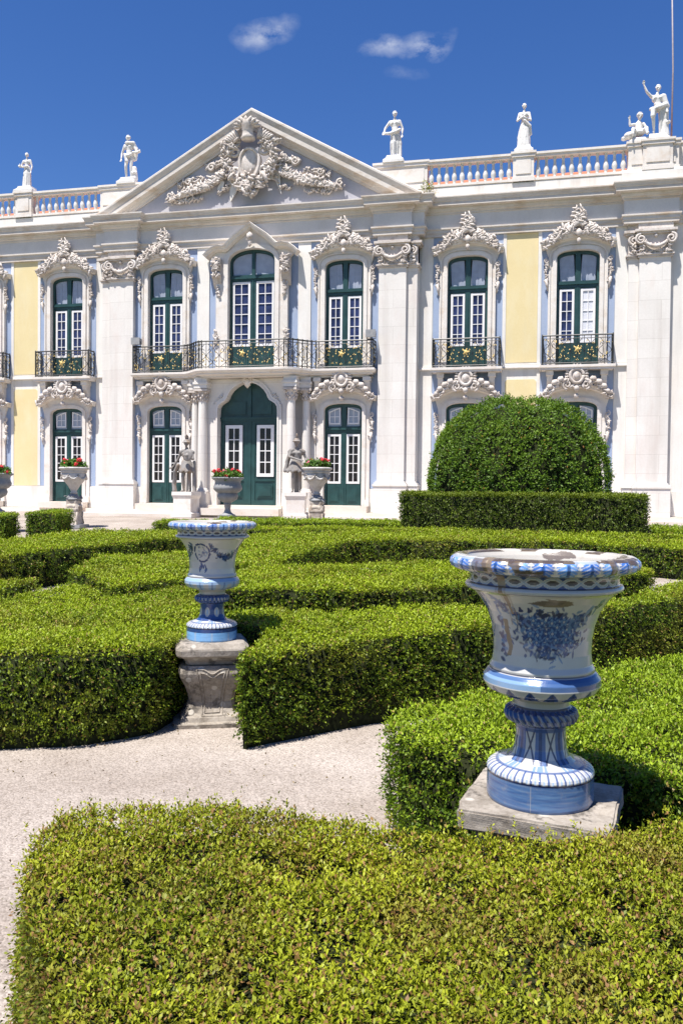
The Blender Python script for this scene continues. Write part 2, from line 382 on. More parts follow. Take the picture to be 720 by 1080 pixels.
# ------------------------------------------------------------------ ground
def build_ground():
    ys = [-300, -60, -32, -28, -25, -22.5, -20, -17.5, -15, -12, -9, -6, 0, 30, 400]; xs = [-400, -60, -20, -8, 0, 5, 10, 15, 25, 70, 400]
    mb = MB(); v = [(x, y, gh(y)) for y in ys for x in xs]; nx = len(xs)
    mb.add(v, [(j * nx + i, j * nx + i + 1, (j + 1) * nx + i + 1, (j + 1) * nx + i) for j in range(len(ys) - 1) for i in range(nx - 1)], False)
    o = mb.build('gravel_ground', M['gravel']); tag(o, 'pale pinkish gravel ground of the formal garden', 'ground', kind='structure')
    return o
build_ground()
def added_dark_sheet(x0, x1, ys):  # unseen sheets added to darken the surroundings and cut bounced light
    mb = MB(); v = [(x, y, gh(y) + 0.012) for y in ys for x in (x0, x1)]
    mb.add(v, [(2 * j, 2 * j + 1, 2 * j + 3, 2 * j + 2) for j in range(len(ys) - 1)]); o = mb.build('added_dark_sheet', M['added_dark_sheet']); tag(o, 'unseen dark green sheet added around the parterre to cut bounced light', 'added_dark_sheet', kind='structure')
added_dark_sheet(-120, -3.6, [-90, -22.5, -14.0]); added_dark_sheet(17.5, 140, [-90, -22.5, -9.0]); added_dark_sheet(-3.6, 17.5, [-90, -31.0])

# ------------------------------------------------------------------ hedges
def chaikin(p, it=2):
    p = [Vector(q) for q in p]
    for _ in range(it):
        q = []
        for i in range(len(p)):
            a, b = p[i], p[(i + 1) % len(p)]; L = (b - a).length
            c = min(0.25, 0.07 / max(L, 1e-3)); q += [a + (b - a) * c, a + (b - a) * (1 - c)]
        p = q
    return p

def vnoise(x, y, seed, sc):
    r = np.random.default_rng(seed); out = np.zeros_like(x)
    for k in range(6):
        a = r.uniform(0, 2 * PI); f = sc * r.uniform(0.6, 2.2); ph = r.uniform(0, 6.28)
        out += np.sin((x * math.cos(a) + y * math.sin(a)) * f + ph)
    return out / 3.0

def norm(a): return a / np.maximum(np.linalg.norm(a, axis=1, keepdims=True), 1e-9)

def leaf_mesh(name, P, N, L, K, spread, r, mats, core, shoot_len, up_bias=0.35, rnd=0.55, wl=0.5, growth_shade_bias=None, slm=None):
    """P, N: shoot bases and outward normals; L: leaf length; K leaves per shoot. One mesh: leaf quads + the twig core."""
    n = len(P)
    UB = up_bias if isinstance(up_bias, np.ndarray) else np.full(n, up_bias)
    A = norm(N * 0.75 + np.stack([np.zeros(n), np.zeros(n), UB], 1) + r.normal(0, rnd * 0.6, (n, 3)))
    T = norm(np.cross(A, r.normal(0, 1, (n, 3)))); B = np.cross(A, T)
    sl = shoot_len * r.uniform(0.55, 1.35, n)
    if slm is not None: sl = sl * slm
    vs_, tip = [], []
    for k in range(K):
        t = (k + 0.6) / K
        ang = k * PI / 2 * 1.03 + r.uniform(-0.35, 0.35, n) + (PI if k % 2 else 0)
        side = T * np.cos(ang)[:, None] + B * np.sin(ang)[:, None]
        d = norm(side * (1.0 - 0.45 * t) * spread + A * (0.35 + 0.75 * t) + r.normal(0, 0.22, (n, 3)))
        l = L * r.uniform(0.7, 1.25, n) * (1.05 - 0.35 * t * t)
        base = P + A * (sl * t)[:, None] + r.normal(0, L * 0.16, (n, 3))
        nrm = norm(np.cross(np.cross(d, A) + 1e-6, d)); w = norm(np.cross(d, nrm))
        hw = (l * wl * 0.5)[:, None]; mid = base + d * (l * 0.52)[:, None] - nrm * (l * 0.06)[:, None]
        tp = base + d * l[:, None] - nrm * (l * 0.05)[:, None]
        vs_.append(np.stack([base, mid + w * hw + nrm * (l * 0.12)[:, None], tp, mid - w * hw + nrm * (l * 0.12)[:, None]], 1))
        tt = np.full(n, t) * r.uniform(0.5, 1.1, n)
        if growth_shade_bias is not None: tt = tt + growth_shade_bias
        tip.append(tt)
    V = np.concatenate(vs_).reshape(-1, 3); tip = np.concatenate(tip)
    nf = len(V) // 4
    cv = np.array(core.v, dtype=np.float64).reshape(-1, 3); cf = core.f
    nv = len(V) + len(cv); ncl = sum(len(f) for f in cf)
    me = bpy.data.meshes.new(name); me.vertices.add(nv); me.vertices.foreach_set('co', np.concatenate([V, cv]).astype(np.float32).ravel())
    me.loops.add(nf * 4 + ncl)
    li = np.concatenate([np.arange(nf * 4), np.array([i + len(V) for f in cf for i in f], dtype=np.int64)]).astype(np.int32)
    me.loops.foreach_set('vertex_index', li)
    me.polygons.add(nf + len(cf))
    starts = np.concatenate([np.arange(nf) * 4, nf * 4 + np.cumsum([0] + [len(f) for f in cf])[:-1]]).astype(np.int32)
    me.polygons.foreach_set('loop_start', starts)
    me.polygons.foreach_set('material_index', np.concatenate([np.zeros(nf), np.ones(len(cf))]).astype(np.int32))
    me.update(calc_edges=True)
    at = me.attributes.new('tip', 'FLOAT', 'FACE'); at.data.foreach_set('value', np.concatenate([tip, np.zeros(len(cf))]).astype(np.float32))
    me.materials.append(mats[0]); me.materials.append(mats[1])
    me.validate()
    return me

HEDGES = []
def in_poly(px, py, poly):
    c = np.zeros(len(px), bool); n = len(poly)
    for i in range(n):
        a, b = poly[i], poly[(i + 1) % n]
        cond = ((a.y > py) != (b.y > py)) & (px < (b.x - a.x) * (py - a.y) / ((b.y - a.y) if abs(b.y - a.y) > 1e-9 else 1e-9) + a.x)
        c ^= cond
    return c
def edge_dist(px, py, poly):
    d = np.full(len(px), 1e9); n = len(poly)
    for i in range(n):
        a, b = poly[i], poly[(i + 1) % n]; e = b - a; L2 = max(e.length_squared, 1e-9)
        t = np.clip(((px - a.x) * e.x + (py - a.y) * e.y) / L2, 0, 1)
        d = np.minimum(d, np.hypot(px - a.x - t * e.x, py - a.y - t * e.y))
    return d

def hedge(label, poly, h, leaf, K, lai, mat, seed, group='clipped box hedges of the parterre', name='box_hedge', shoot=None, wob=0.02, spread=1.0, ztop=None, spikes=0.0, side_skip=None, sprigs=0):
    r = np.random.default_rng(seed)
    p = [Vector(q) for q in poly]; ar = sum(p[i].x * p[(i + 1) % len(p)].y - p[(i + 1) % len(p)].x * p[i].y for i in range(len(p))) / 2
    if ar < 0: p = p[::-1]; ar = -ar
    p = chaikin(p, 2)
    cx = sum(q.x for q in p) / len(p); cy = sum(q.y for q in p) / len(p)
    shoot = shoot or leaf * 1.7
    dens = lai / (leaf * leaf * 0.55 * 0.5 * K)
    topz = (lambda y: np.full_like(y, ztop)) if ztop else (lambda y: gh_np(y) + h)
    # top
    xs = [q.x for q in p]; ys = [q.y for q in p]; bb = (max(xs) - min(xs)) * (max(ys) - min(ys)); N0 = int(bb * dens)
    x = r.uniform(min(xs), max(xs), N0); y = r.uniform(min(ys), max(ys), N0); k = in_poly(x, y, p); x, y = x[k], y[k]
    ed = edge_dist(x, y, p); rd = 0.04
    z = topz(y) - shoot * 0.55 + vnoise(x, y, seed, 3.0) * wob - np.where(ed < rd, (1 - np.sqrt(np.clip(1 - (1 - ed / rd) ** 2, 0, 1))) * rd * 0.8, 0) + r.normal(0, leaf * 0.35, len(x))
    Pt = np.stack([x, y, z], 1); Nt = np.tile(np.array([0, 0, 1.0]), (len(x), 1))
    # sides
    Ps, Ns = [], []
    for i in range(len(p)):
        a, b = p[i], p[(i + 1) % len(p)]; e = b - a; L = e.length
        if L < 1e-4: continue
        no = Vector((e.y, -e.x)).normalized()
        hh = h if not ztop else ztop - gh(a.y)
        kd = 1.0
        if side_skip and side_skip((a + b) / 2, no): kd = 0.5
        m = int(L * hh * dens * kd * 0.85 + r.random())
        t = r.uniform(0, 1, m); zf = r.uniform(0, 1, m)
        xx = a.x + e.x * t; yy = a.y + e.y * t; zt = topz(yy); z0 = gh_np(yy); zv = z0 + 0.04 + (zt - z0 - 0.05) * zf
        off = -shoot * 0.55 + vnoise(xx * 1.0 + zv * 0.7, yy + zv, seed + 3, 3.5) * wob + np.where(zf < 0.22, -(0.22 - zf) * 0.35, 0) + r.normal(0, leaf * 0.35, m) - np.minimum(r.exponential(leaf * 1.1, m), leaf * 4)
        Ps.append(np.stack([xx + no.x * off, yy + no.y * off, zv], 1)); Ns.append(np.tile(np.array([no.x, no.y, 0.0]), (m, 1)))
    P = np.concatenate([Pt] + Ps); N = np.concatenate([Nt] + Ns)
    tb = np.concatenate([np.full(len(Pt), 0.25), np.full(len(P) - len(Pt), -0.40)])  # new growth on top; the sides' shade is put into leaf colour
    slm = None
    if spikes:
        slm = 1 + (r.random(len(P)) < spikes * 0.5) * r.uniform(0.3, 1.3, len(P))
    lump = vnoise(P[:, 0] + 0.6 * P[:, 2], P[:, 1] - 0.5 * P[:, 2], seed + 9, 16.0); P = P + N * (lump * min(0.014, leaf * 0.6))[:, None]
    keep = r.random(len(P)) < np.where(N[:, 2] > 0.5, np.clip(1.25 + lump * 1.1, 0.25, 1), np.clip(1.2 + lump * 0.7, 0.5, 1)); P, N, tb = P[keep], N[keep], tb[keep]
    if slm is not None: slm = slm[keep]
    if sprigs:                                   # long unclipped shoots standing above the cut
        px_ = r.uniform(min(xs), max(xs), sprigs * 6); py_ = r.uniform(min(ys), max(ys), sprigs * 6); kk = in_poly(px_, py_, p); e2 = edge_dist(px_, py_, p)
        kk &= r.random(len(px_)) < np.where(e2 < 0.10, 1.0, 0.28); px_, py_ = px_[kk][:sprigs], py_[kk][:sprigs]; pz_ = topz(py_) - 0.01
        ax3 = norm(np.stack([r.normal(0, 0.28, len(px_)), r.normal(0, 0.28, len(px_)), np.ones(len(px_))], 1)); ln = r.integers(2, 5, len(px_))
        for i in range(5):
            q_ = ln > i; add = np.stack([px_, py_, pz_], 1)[q_] + ax3[q_] * (i * shoot * 0.62)
            P = np.concatenate([P, add]); N = np.concatenate([N, ax3[q_]]); tb = np.concatenate([tb, np.full(len(add), 0.35 + 0.05 * i)])
            if slm is not None: slm = np.concatenate([slm, np.full(len(add), 0.8)])
    core = MB(); ins = shoot * 0.6 + 0.018 + leaf * 0.7; inner = []
    for i in range(len(p)):
        a, b, c = p[i - 1], p[i], p[(i + 1) % len(p)]
        n1 = Vector(((b - a).y, -(b - a).x)).normalized(); n2 = Vector(((c - b).y, -(c - b).x)).normalized(); nn = (n1 + n2)
        nn = nn.normalized() if nn.length > 1e-3 else n1
        inner.append(b - nn * ins)
    n = len(inner)
    tz = [float(topz(np.array([q.y]))[0]) - shoot * 0.6 - 0.025 for q in inner]
    v = [(q.x + (cx - q.x) * 0.0, q.y, gh(q.y) - 0.02) for q in inner] + [(q.x, q.y, t) for q, t in zip(inner, tz)]
    core.add([(a - cx, b - cy, c - gh(cy)) for a, b, c in v], [(i, (i + 1) % n, (i + 1) % n + n, i + n) for i in range(n)] + [tuple(n + k for k in t) for t in tessellate_polygon([[Vector((q.x, q.y, 0)) for q in inner]])])
    P = P - np.array([cx, cy, gh(cy)])
    me = leaf_mesh(name, P, N, leaf, K, spread, r, (mat, M['twigs']), core, shoot, growth_shade_bias=tb, slm=slm, up_bias=np.where(N[:, 2] > 0.5, 0.35, -0.08))
    o = bpy.data.objects.new(name, me); COL.objects.link(o); o.location = (cx, cy, gh(cy))
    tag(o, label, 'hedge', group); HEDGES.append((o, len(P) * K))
    return o

back = lambda mid, no: no.y > 0.3
hedge('broad low hedge with ragged shoots filling the foreground before the large vase',
      [(8.60, -26.55), (8.52, -26.27), (8.59, -26.16), (9.12, -26.02), (9.67, -26.03), (10.1, -26.0), (10.62, -25.70), (11.6, -25.1), (12.0, -26.2), (11.2, -28.1), (9.50, -28.1), (9.13, -27.2), (8.94, -26.95)],
      0.62, 0.0165, 6, 3.1, M['leaf_near'], 21, shoot=0.040, wob=0.03, spikes=0.10, sprigs=420)
hedge('bright green hedge end directly behind the stone slab of the large damaged vase',
      [(9.53, -24.98), (9.36, -24.56), (9.9, -23.85), (11.2, -22.25), (12.6, -20.9), (13.3, -22.2), (12.0, -24.6), (11.2, -25.05), (10.65, -25.2), (10.1, -25.2)],
      0.60, 0.023, 5, 2.3, M['leaf_bright'], 22, shoot=0.045, wob=0.022, spikes=0.1, side_skip=back, sprigs=90)
hedge('long hedge between the two blue vases, its blunt end rising from the gravel',
      [(8.17, -23.52), (8.95, -22.62), (9.77, -22.02), (11.49, -20.25), (12.9, -18.6), (12.7, -17.9), (11.6, -19.2), (10.84, -20.5), (9.58, -21.1), (8.6, -21.5), (7.75, -21.75), (7.5, -22.15), (8.0, -22.45), (8.12, -22.75)],
      0.66, 0.027, 4, 2.2, M['leaf_mid'], 23, shoot=0.04, wob=0.025, spikes=0.05, side_skip=back, sprigs=60)
hedge('wide thick hedge at the left edge beside the carved pedestal of the smaller vase',
      [(4.2, -24.9), (6.58, -23.92), (7.15, -23.68), (7.52, -23.25), (7.5, -22.6), (7.28, -22.1), (7.3, -21.7), (6.5, -20.42), (5.95, -21.2), (5.35, -20.6), (5.05, -21.6), (4.2, -22.6)],
      0.63, 0.027, 4, 2.2, M['leaf_mid'], 24, shoot=0.042, wob=0.03, spikes=0.06, side_skip=back, sprigs=110)
hedge('slightly higher hedge arm behind a thin slit in the wide left hedge',
      [(6.32, -19.95), (5.80, -20.78), (5.36, -20.25), (4.75, -19.95), (4.45, -18.5), (5.2, -17.6), (6.15, -18.4)],
      0.64, 0.032, 4, 2.0, M['leaf_mid'], 25, shoot=0.045, wob=0.03, side_skip=back)
hedge('short dark hedge piece at the left edge between two longer hedges',
      [(2.6, -21.8), (3.93, -20.1), (4.4, -19.9), (4.35, -20.7), (3.9, -22.1)],
      0.55, 0.034, 4, 2.0, M['leaf_mid'], 26, shoot=0.045)
hedge('long hedge running from the left edge towards the rim of the smaller vase',
      [(1.3, -20.7), (2.56, -18.13), (4.02, -14.93), (4.0, -14.0), (2.98, -13.9), (1.73, -14.25), (1.2, -16.4), (-0.2, -19.2)],
      0.55, 0.038, 4, 2.0, M['leaf_mid'], 27, shoot=0.05, side_skip=back)
hedge('curved middle hedge between the vases, its right end beside a gravel patch',
      [(6.55, -20.25), (7.95, -19.95), (9.24, -19.3), (10.42, -18.3), (11.6, -17.78), (11.35, -16.7), (11.0, -16.5), (9.05, -17.2), (7.6, -17.9), (6.48, -18.3)],
      0.55, 0.034, 4, 2.1, M['leaf_mid'], 28, shoot=0.045, wob=0.025, side_skip=back)
hedge('wide flat hedge with a bent arm just in front of the tall square hedge',
      [(6.2, -17.95), (6.6, -17.5), (6.75, -15.2), (7.0, -14.35), (8.76, -14.05), (10.7, -13.95), (11.9, -14.35), (13.8, -15.2), (14.2, -13.0), (10, -12.75), (7.5, -12.75), (6.3, -12.97), (4.9, -13.6), (5.3, -16.5)],
      0.5, 0.040, 4, 2.0, M['leaf_mid'], 29, shoot=0.05, wob=0.025, side_skip=back)
hedge('thin low hedge strip just beyond the wide flat hedge',
      [(3.6, -12.3), (7.2, -12.15), (13.8, -12.1), (14.6, -11.75), (7.2, -11.55), (3.4, -11.6)],
      0.45, 0.042, 4, 2.0, M['leaf_mid'], 30, shoot=0.05, side_skip=back)
hedge('farthest low green hedge row before the palace steps, left of the tall square hedge',
      [(2.9, -10.9), (7.3, -10.65), (7.25, -9.7), (2.8, -9.9)],
      0.46, 0.045, 4, 2.0, M['leaf_bright'], 31, shoot=0.05, side_skip=back)
hedge('farthest low green hedge row right of the tall square hedge',
      [(12.45, -10.9), (15.5, -10.7), (15.5, -9.7), (12.45, -9.8)],
      0.46, 0.045, 4, 2.0, M['leaf_bright'], 32, shoot=0.05, side_skip=back)
hedge('tall square clipped hedge under the round green topiary dome',
      [(7.29, -11.2), (12.32, -11.2), (12.32, -6.3), (7.29, -6.3)],
      1.1, 0.046, 4, 2.1, M['leaf_box'], 33, group=None, name='square_hedge', shoot=0.05, wob=0.018, ztop=1.745, side_skip=lambda m, n: n.y > 0.3)
hedge('small square box hedge left of the marble urn on its tall stained pedestal',
      [(-1.42, -11.6), (-0.52, -11.5), (-0.66, -10.6), (-1.42, -10.6)],
      0.64, 0.042, 4, 2.1, M['leaf_bright'], 34, shoot=0.05, group='small square hedges before the planters', side_skip=back)
hedge('small square box hedge cut by the left edge below the cropped lead urn',
      [(-3.3, -12.1), (-1.60, -12.0), (-1.72, -11.2), (-3.3, -11.2)],
      0.60, 0.042, 4, 2.1, M['leaf_bright'], 35, shoot=0.05, group='small square hedges before the planters', side_skip=back)
hedge('tiny low box hedge peeping out left of the smaller blue vase rim',
      [(0.68, -9.3), (1.9, -9.3), (1.9, -8.3), (0.68, -8.3)],
      0.27, 0.042, 4, 2.1, M['leaf_bright'], 36, shoot=0.05, group='small square hedges before the planters', side_skip=back)

def topiary():
    r = np.random.default_rng(50); c = np.array([9.70, -8.6, 1.72]); Rr, H = 2.10, 2.27
    leaf, K = 0.062, 4; n = int(34 * 2.3 / (leaf * leaf * 0.55 * 0.5 * K))
    u = r.uniform(0, 1, n); th = r.uniform(0, 2 * PI, n)
    ph = np.arccos(1 - u * 1.0)                 # upper hemisphere
    sx = np.sin(ph) ** 0.83; cz = np.cos(ph) ** 0.84
    d = np.stack([sx * np.cos(th), sx * np.sin(th), cz], 1)
    bump = 1 + 0.018 * np.sin(th * 7 + 3 * cz) + 0.02 * np.sin(th * 13 - 5 * cz + 1) + r.normal(0, 0.010, n)
    P = d * bump[:, None] * np.array([Rr - 0.06, Rr - 0.06, H - 0.06])
    low = (r.random(n) < 0.16); P[low, 2] = r.uniform(-0.28, 0.1, low.sum()); P[low, 0] = np.cos(th[low]) * (Rr - 0.10); P[low, 1] = np.sin(th[low]) * (Rr - 0.10)
    N = norm(P / np.array([Rr, Rr, H]) ** 2)
    lump = vnoise(P[:, 0] * 1.3 + P[:, 2], P[:, 1] * 1.3 - P[:, 2] * 0.7, 3, 5.0) + 0.7 * vnoise(P[:, 0] - P[:, 2], P[:, 1] + P[:, 2], 4, 11.0)
    P = P + N * (lump * 0.035)[:, None]; keep = r.random(n) < np.clip(0.95 + lump * 0.8, 0.12, 1); P, N = P[keep], N[keep]
    core = MB(); pr = [(Rr - 0.22, -0.4)] + [((Rr - 0.17) * math.cos(a) ** 0.83, (H - 0.17) * math.sin(a) ** 0.84) for a in np.linspace(0, PI / 2 - 0.02, 12)] + [(0.001, H - 0.17)]
    core.lathe(pr, 32)
    core.tube([(0, 0, -1.0), (0, 0, 0.5)], 0.12, 8)
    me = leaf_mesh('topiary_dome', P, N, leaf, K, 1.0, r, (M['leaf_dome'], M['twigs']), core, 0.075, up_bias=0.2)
    o = bpy.data.objects.new('topiary_dome', me); COL.objects.link(o); o.location = tuple(c)
    tag(o, 'big dark green clipped topiary dome rising from the tall square hedge', 'topiary')
topiary()

# ------------------------------------------------------------------ painted faience vases
PROF = [(0.0, 0.0), (0.198, 0.0), (0.201, 0.01), (0.201, 0.095), (0.203, 0.105), (0.198, 0.118), (0.182, 0.130), (0.160, 0.138), (0.130, 0.147), (0.110, 0.165), (0.099, 0.195), (0.095, 0.235), (0.097, 0.275),
        (0.112, 0.285), (0.130, 0.292), (0.138, 0.310), (0.133, 0.330), (0.116, 0.340), (0.106, 0.350), (0.106, 0.368), (0.125, 0.382), (0.175, 0.393), (0.208, 0.410), (0.221, 0.432), (0.220, 0.455), (0.206, 0.473), (0.196, 0.480), (0.198, 0.492),
        (0.188, 0.510), (0.183, 0.550), (0.185, 0.600), (0.194, 0.650), (0.212, 0.700), (0.240, 0.742), (0.262, 0.768), (0.278, 0.776), (0.292, 0.781), (0.296, 0.790), (0.291, 0.799), (0.280, 0.804), (0.279, 0.825), (0.284, 0.838), (0.302, 0.844), (0.332, 0.849), (0.346, 0.858), (0.352, 0.872), (0.350, 0.886), (0.340, 0.897), (0.326, 0.903),
        (0.310, 0.904), (0.292, 0.900), (0.280, 0.880), (0.262, 0.82), (0.218, 0.72), (0.182, 0.62), (0.165, 0.56), (0.0, 0.55)]

def resample(prof, step):
    out = []
    for a, b in zip(prof[:-1], prof[1:]):
        L = math.hypot(b[0] - a[0], b[1] - a[1]); k = max(1, int(round(L / step)))
        for i in range(k): out.append((a[0] + (b[0] - a[0]) * i / k, a[1] + (b[1] - a[1]) * i / k))
    out.append(prof[-1]); return out

def fbm2(u, v, seed, octs=4):
    """tileable-in-theta noise; u angle, v metric"""
    r = np.random.default_rng(seed); out = np.zeros(np.broadcast(u, v).shape); amp = 1; tot = 0
    for o in range(octs):
        for k in range(5):
            kk = r.integers(1, 4) * 2 ** o; f = r.uniform(4, 14) * 2 ** o * r.choice([-1, 1])
            out = out + amp * np.sin(kk * u * 1.0 + f * v + r.uniform(0, 6.28)) * np.sin(r.integers(1, 5) * 2 ** o * u + r.uniform(0, 6.28)); tot += amp * 0.35
        amp *= 0.55
    return out / tot

def faience(kind, loc, rz, label):
    prof = resample(PROF, 0.003); NA = 760; pr = np.array(prof); Mn = len(pr)
    th = np.linspace(-PI, PI, NA, endpoint=False)         # theta = 0 faces local -Y
    zg = pr[:, 1][:, None] + np.zeros((1, NA)); rg = pr[:, 0][:, None] + np.zeros((1, NA)); tg = th[None, :] + np.zeros((Mn, 1))
    top_i = int(np.argmax(pr[:, 1])); idx = np.arange(Mn)[:, None] + np.zeros((1, NA), int); outer = idx <= top_i
    # geometry
    R = rg.copy(); Z = zg.copy()
    rimw = np.clip((zg - 0.842) / 0.015, 0, 1) * outer
    nl = 26
    R += rimw * (0.011 if kind == 'right' else 0.003) * (np.abs(np.cos(tg * nl / 2)) - 0.6)
    foot = (zg > 0.105) & (zg < 0.135) & outer & (rg > 0.15); R += foot * 0.003 * np.abs(np.cos(tg * 22))
    rope = (zg > 0.283) & (zg < 0.342) & outer; R += rope * 0.004 * np.sin(tg * 30 + (zg - 0.31) * 90)
    R += 0.0012 * fbm2(tg, zg * 1.2, 5 + len(kind), 2) * (rg > 0.02)
    chipn = fbm2(tg, zg * 2.0 + rg, 77 + len(kind), 4)
    X = R * np.sin(tg); Y = -R * np.cos(tg)
    W = np.array((0.49, 0.48, 0.46)); LB = np.array((0.165, 0.31, 0.52)); MBl = np.array((0.024, 0.070, 0.225)); DB = np.array((0.012, 0.020, 0.075)); BR = np.array((0.19, 0.135, 0.08)); DK = np.array((0.075, 0.055, 0.045))
    C = np.tile(W, (Mn, NA, 1))
    def put(mask, col, a=1.0):
        m = (np.clip(mask.astype(float), 0, 1) * a)[..., None]
        C[:] = C * (1 - m) + np.asarray(col) * m
    fr = lambda n, ph=0: np.abs(((tg * n / (2 * PI) + ph) % 1) - 0.5) * 2   # 0 at cell centre .. 1 at the border
    ns = fbm2(tg, zg * 3, 3, 4); streak = fbm2(tg * 1.0, zg * 22, 9, 3)
    put(outer, W * 0.93, 0.5 * np.clip(ns, 0, 1))
    # foot
    if kind == 'right':
        s = np.clip(0.5 + 0.5 * streak + 0.25 * ns, 0, 1)
        f = outer & (zg < 0.098)
        put(f, LB * 0.55 + MBl * 0.3); put(f, MBl * 0.8 + DB * 0.3, 0.75 * s); put(f, W * 0.8, 0.18 * np.clip(fbm2(tg, zg * 30, 19, 3), 0, 1)); put(f & (fr(5, 0.13) > 0.985), W * 0.7, 0.5)
    else:
        f = outer & (zg < 0.07); put(f, np.array((0.20, 0.42, 0.70))); put(f & (fr(9) > 0.9), W, 0.4); put(f, MBl, 0.25 * np.clip(streak, 0, 1))
        put(outer & (zg >= 0.07) & (zg < 0.10), MBl * 0.8)
    put(outer & (np.abs(zg - 0.100) < 0.003), DB)
    lv = outer & (zg > 0.102) & (zg < 0.137) & (rg > 0.155)
    put(lv, W); put(lv & (fr(40) > 0.72), MBl, 0.85); put(lv & (fr(40) < 0.25) & (zg < 0.125), LB, 0.6); put(outer & (np.abs(zg - 0.1365) < 0.0022) & (rg > 0.15), MBl, 0.8)
    ft = outer & (zg >= 0.1375) & (zg < 0.16)
    pl = fr(8, 0.5); put(ft & (pl < 0.35 + 0.2 * np.cos(tg * 40)) & (rg > 0.12) & (rg < 0.165), LB * 0.8, 0.8)
    sh = outer & (zg >= 0.15) & (zg < 0.285)
    if kind == 'right':
        put(sh & (fr(8, 0.5) < 0.5), MBl * 0.9 + LB * 0.15, 0.9); put(sh & (fr(8, 0.5) < 0.16), DB, 0.6)
        x1 = np.abs(fr(8) - np.abs((zg - 0.215) / 0.06) * 0.5); put(sh & (fr(8) < 0.55) & (x1 < 0.09), DB, 0.85)
        put(sh & (zg > 0.262), MBl, 0.8)
    else:
        put(sh, MBl * 0.75 + DB * 0.25)
        put(sh & ((fr(8) / 0.55) ** 2 + ((zg - 0.215) / 0.036) ** 2 < 1), W * 0.85, 0.9); put(sh & ((fr(8) / 0.2) ** 2 + ((zg - 0.215) / 0.02) ** 2 < 1), LB, 0.8)
    put(sh & (np.abs(zg - 0.283) < 0.004), DB)
    rp = outer & (zg >= 0.285) & (zg < 0.343)
    if kind == 'right':
        q = ((tg * 30 / (2 * PI) * 1.0 + (zg - 0.31) * 26) % 1); put(rp, MBl * 0.7 + DB * 0.4); put(rp & (q < 0.42) & (zg < 0.332), W * 0.75, 0.55); put(rp & (q > 0.9), DB)
    else:
        put(rp, MBl * 0.8 + DB * 0.2); put(rp & (fr(26) < 0.5) & (np.abs(zg - 0.315) < 0.010), W * 0.8, 0.8)
    put(outer & (zg >= 0.343) & (zg < 0.385), W * 0.86); put(outer & (np.abs(zg - 0.347) < 0.003), DB, 0.8)
    to = outer & (zg >= 0.385) & (zg < 0.478)
    if kind == 'right':
        put(to & (zg > 0.436), LB * 0.8 + W * 0.12); put(to & (zg > 0.436) & (np.abs(np.sin(tg * 0.5 + 1.2)) > 0.93), MBl * 0.9, 0.8); put(to & (zg > 0.466), MBl, 0.7)
        put(to & (zg > 0.395) & (zg < 0.432) & (fr(17) < (0.434 - zg) / 0.045), MBl * 0.9 + DB * 0.1); put(to & (zg > 0.392) & (zg < 0.425) & (fr(17) < (0.428 - zg) / 0.085), DB, 0.7)
        put(to & (zg < 0.394), DB, 0.55)
    else:
        put(to, LB * 0.75 + W * 0.28); put(to & (fr(14) < 0.4) & (zg < 0.44), W * 0.8, 0.75); put(to & (fr(14) > 0.85) & (zg < 0.45), MBl, 0.5)
    put(outer & (np.abs(zg - 0.482) < 0.0035), DB, 0.85)
    # body: painted flowers, leaves and a swag
    bd = outer & (zg > 0.49) & (zg < 0.776); rr = np.random.default_rng(33 if kind == 'right' else 44)
    sub = np.where((pr[:, 1] > 0.49) & (pr[:, 1] < 0.776) & (np.arange(Mn) <= top_i))[0]; i0, i1 = sub[0], sub[-1] + 1
    def stamp(t, z, a, b, rot, col, al, petals=0, edge=None):
        dt = (tg[i0:i1] - t + PI) % (2 * PI) - PI; dx = dt * rg[i0:i1]; dz = zg[i0:i1] - z
        x = dx * math.cos(rot) + dz * math.sin(rot); y = -dx * math.sin(rot) + dz * math.cos(rot)
        q = np.sqrt((x / a) ** 2 + (y / b) ** 2)
        if petals: q = q / (0.8 + 0.2 * np.cos(petals * np.arctan2(y, x)))
        m = np.clip((1 - q) * 9, 0, 1) * al
        C[i0:i1] = C[i0:i1] * (1 - m[..., None]) + np.asarray(col) * m[..., None]
    def bouquet(t0, z0, wid, hei, n, dark):
        for k in range(n):
            u = rr.normal(0, 0.42); v = rr.normal(0, 0.40)
            if abs(u) > 1 or abs(v) > 1: continue
            col = [MBl, MBl * 0.6 + DB * 0.5, LB * 0.7 + MBl * 0.3, DB * 1.3, np.array((0.09, 0.15, 0.34))][rr.integers(0, 5)] * dark
            stamp(t0 + u * wid / 0.2, z0 + v * hei * (1 - 0.55 * abs(u)), rr.uniform(0.007, 0.017), rr.uniform(0.0025, 0.006), rr.uniform(0, 3.1), col, rr.uniform(0.55, 0.95))
        for k in range(max(3, n // 16)):
            u = rr.uniform(-0.6, 0.6); v = rr.uniform(-0.55, 0.5); t = t0 + u * wid / 0.2; z = z0 + v * hei * (1 - 0.5 * abs(u)); s = rr.uniform(0.017, 0.027)
            stamp(t, z, s, s, 0, MBl * dark, 0.95, 5); stamp(t, z, s * 0.72, s * 0.72, 0.4, LB * 0.9 * dark, 0.8, 5); stamp(t, z, s * 0.45, s * 0.4, 0, MBl * dark, 0.9, 6); stamp(t, z, s * 0.2, s * 0.2, 0, W * 0.9, 0.8)
    def swag(ta, tb, z_a, sag, n, dark, size=1.0):
        for k in range(n):
            s = rr.random(); t = ta + (tb - ta) * s; z = z_a - sag * (1 - (2 * s - 1) ** 2) + rr.normal(0, 0.012)
            stamp(t, z, rr.uniform(0.009, 0.017) * size, rr.uniform(0.004, 0.0075) * size, rr.uniform(0, 3.1), [MBl, DB * 1.4, LB * 0.55 + MBl * 0.4][rr.integers(0, 3)] * dark, 0.85)
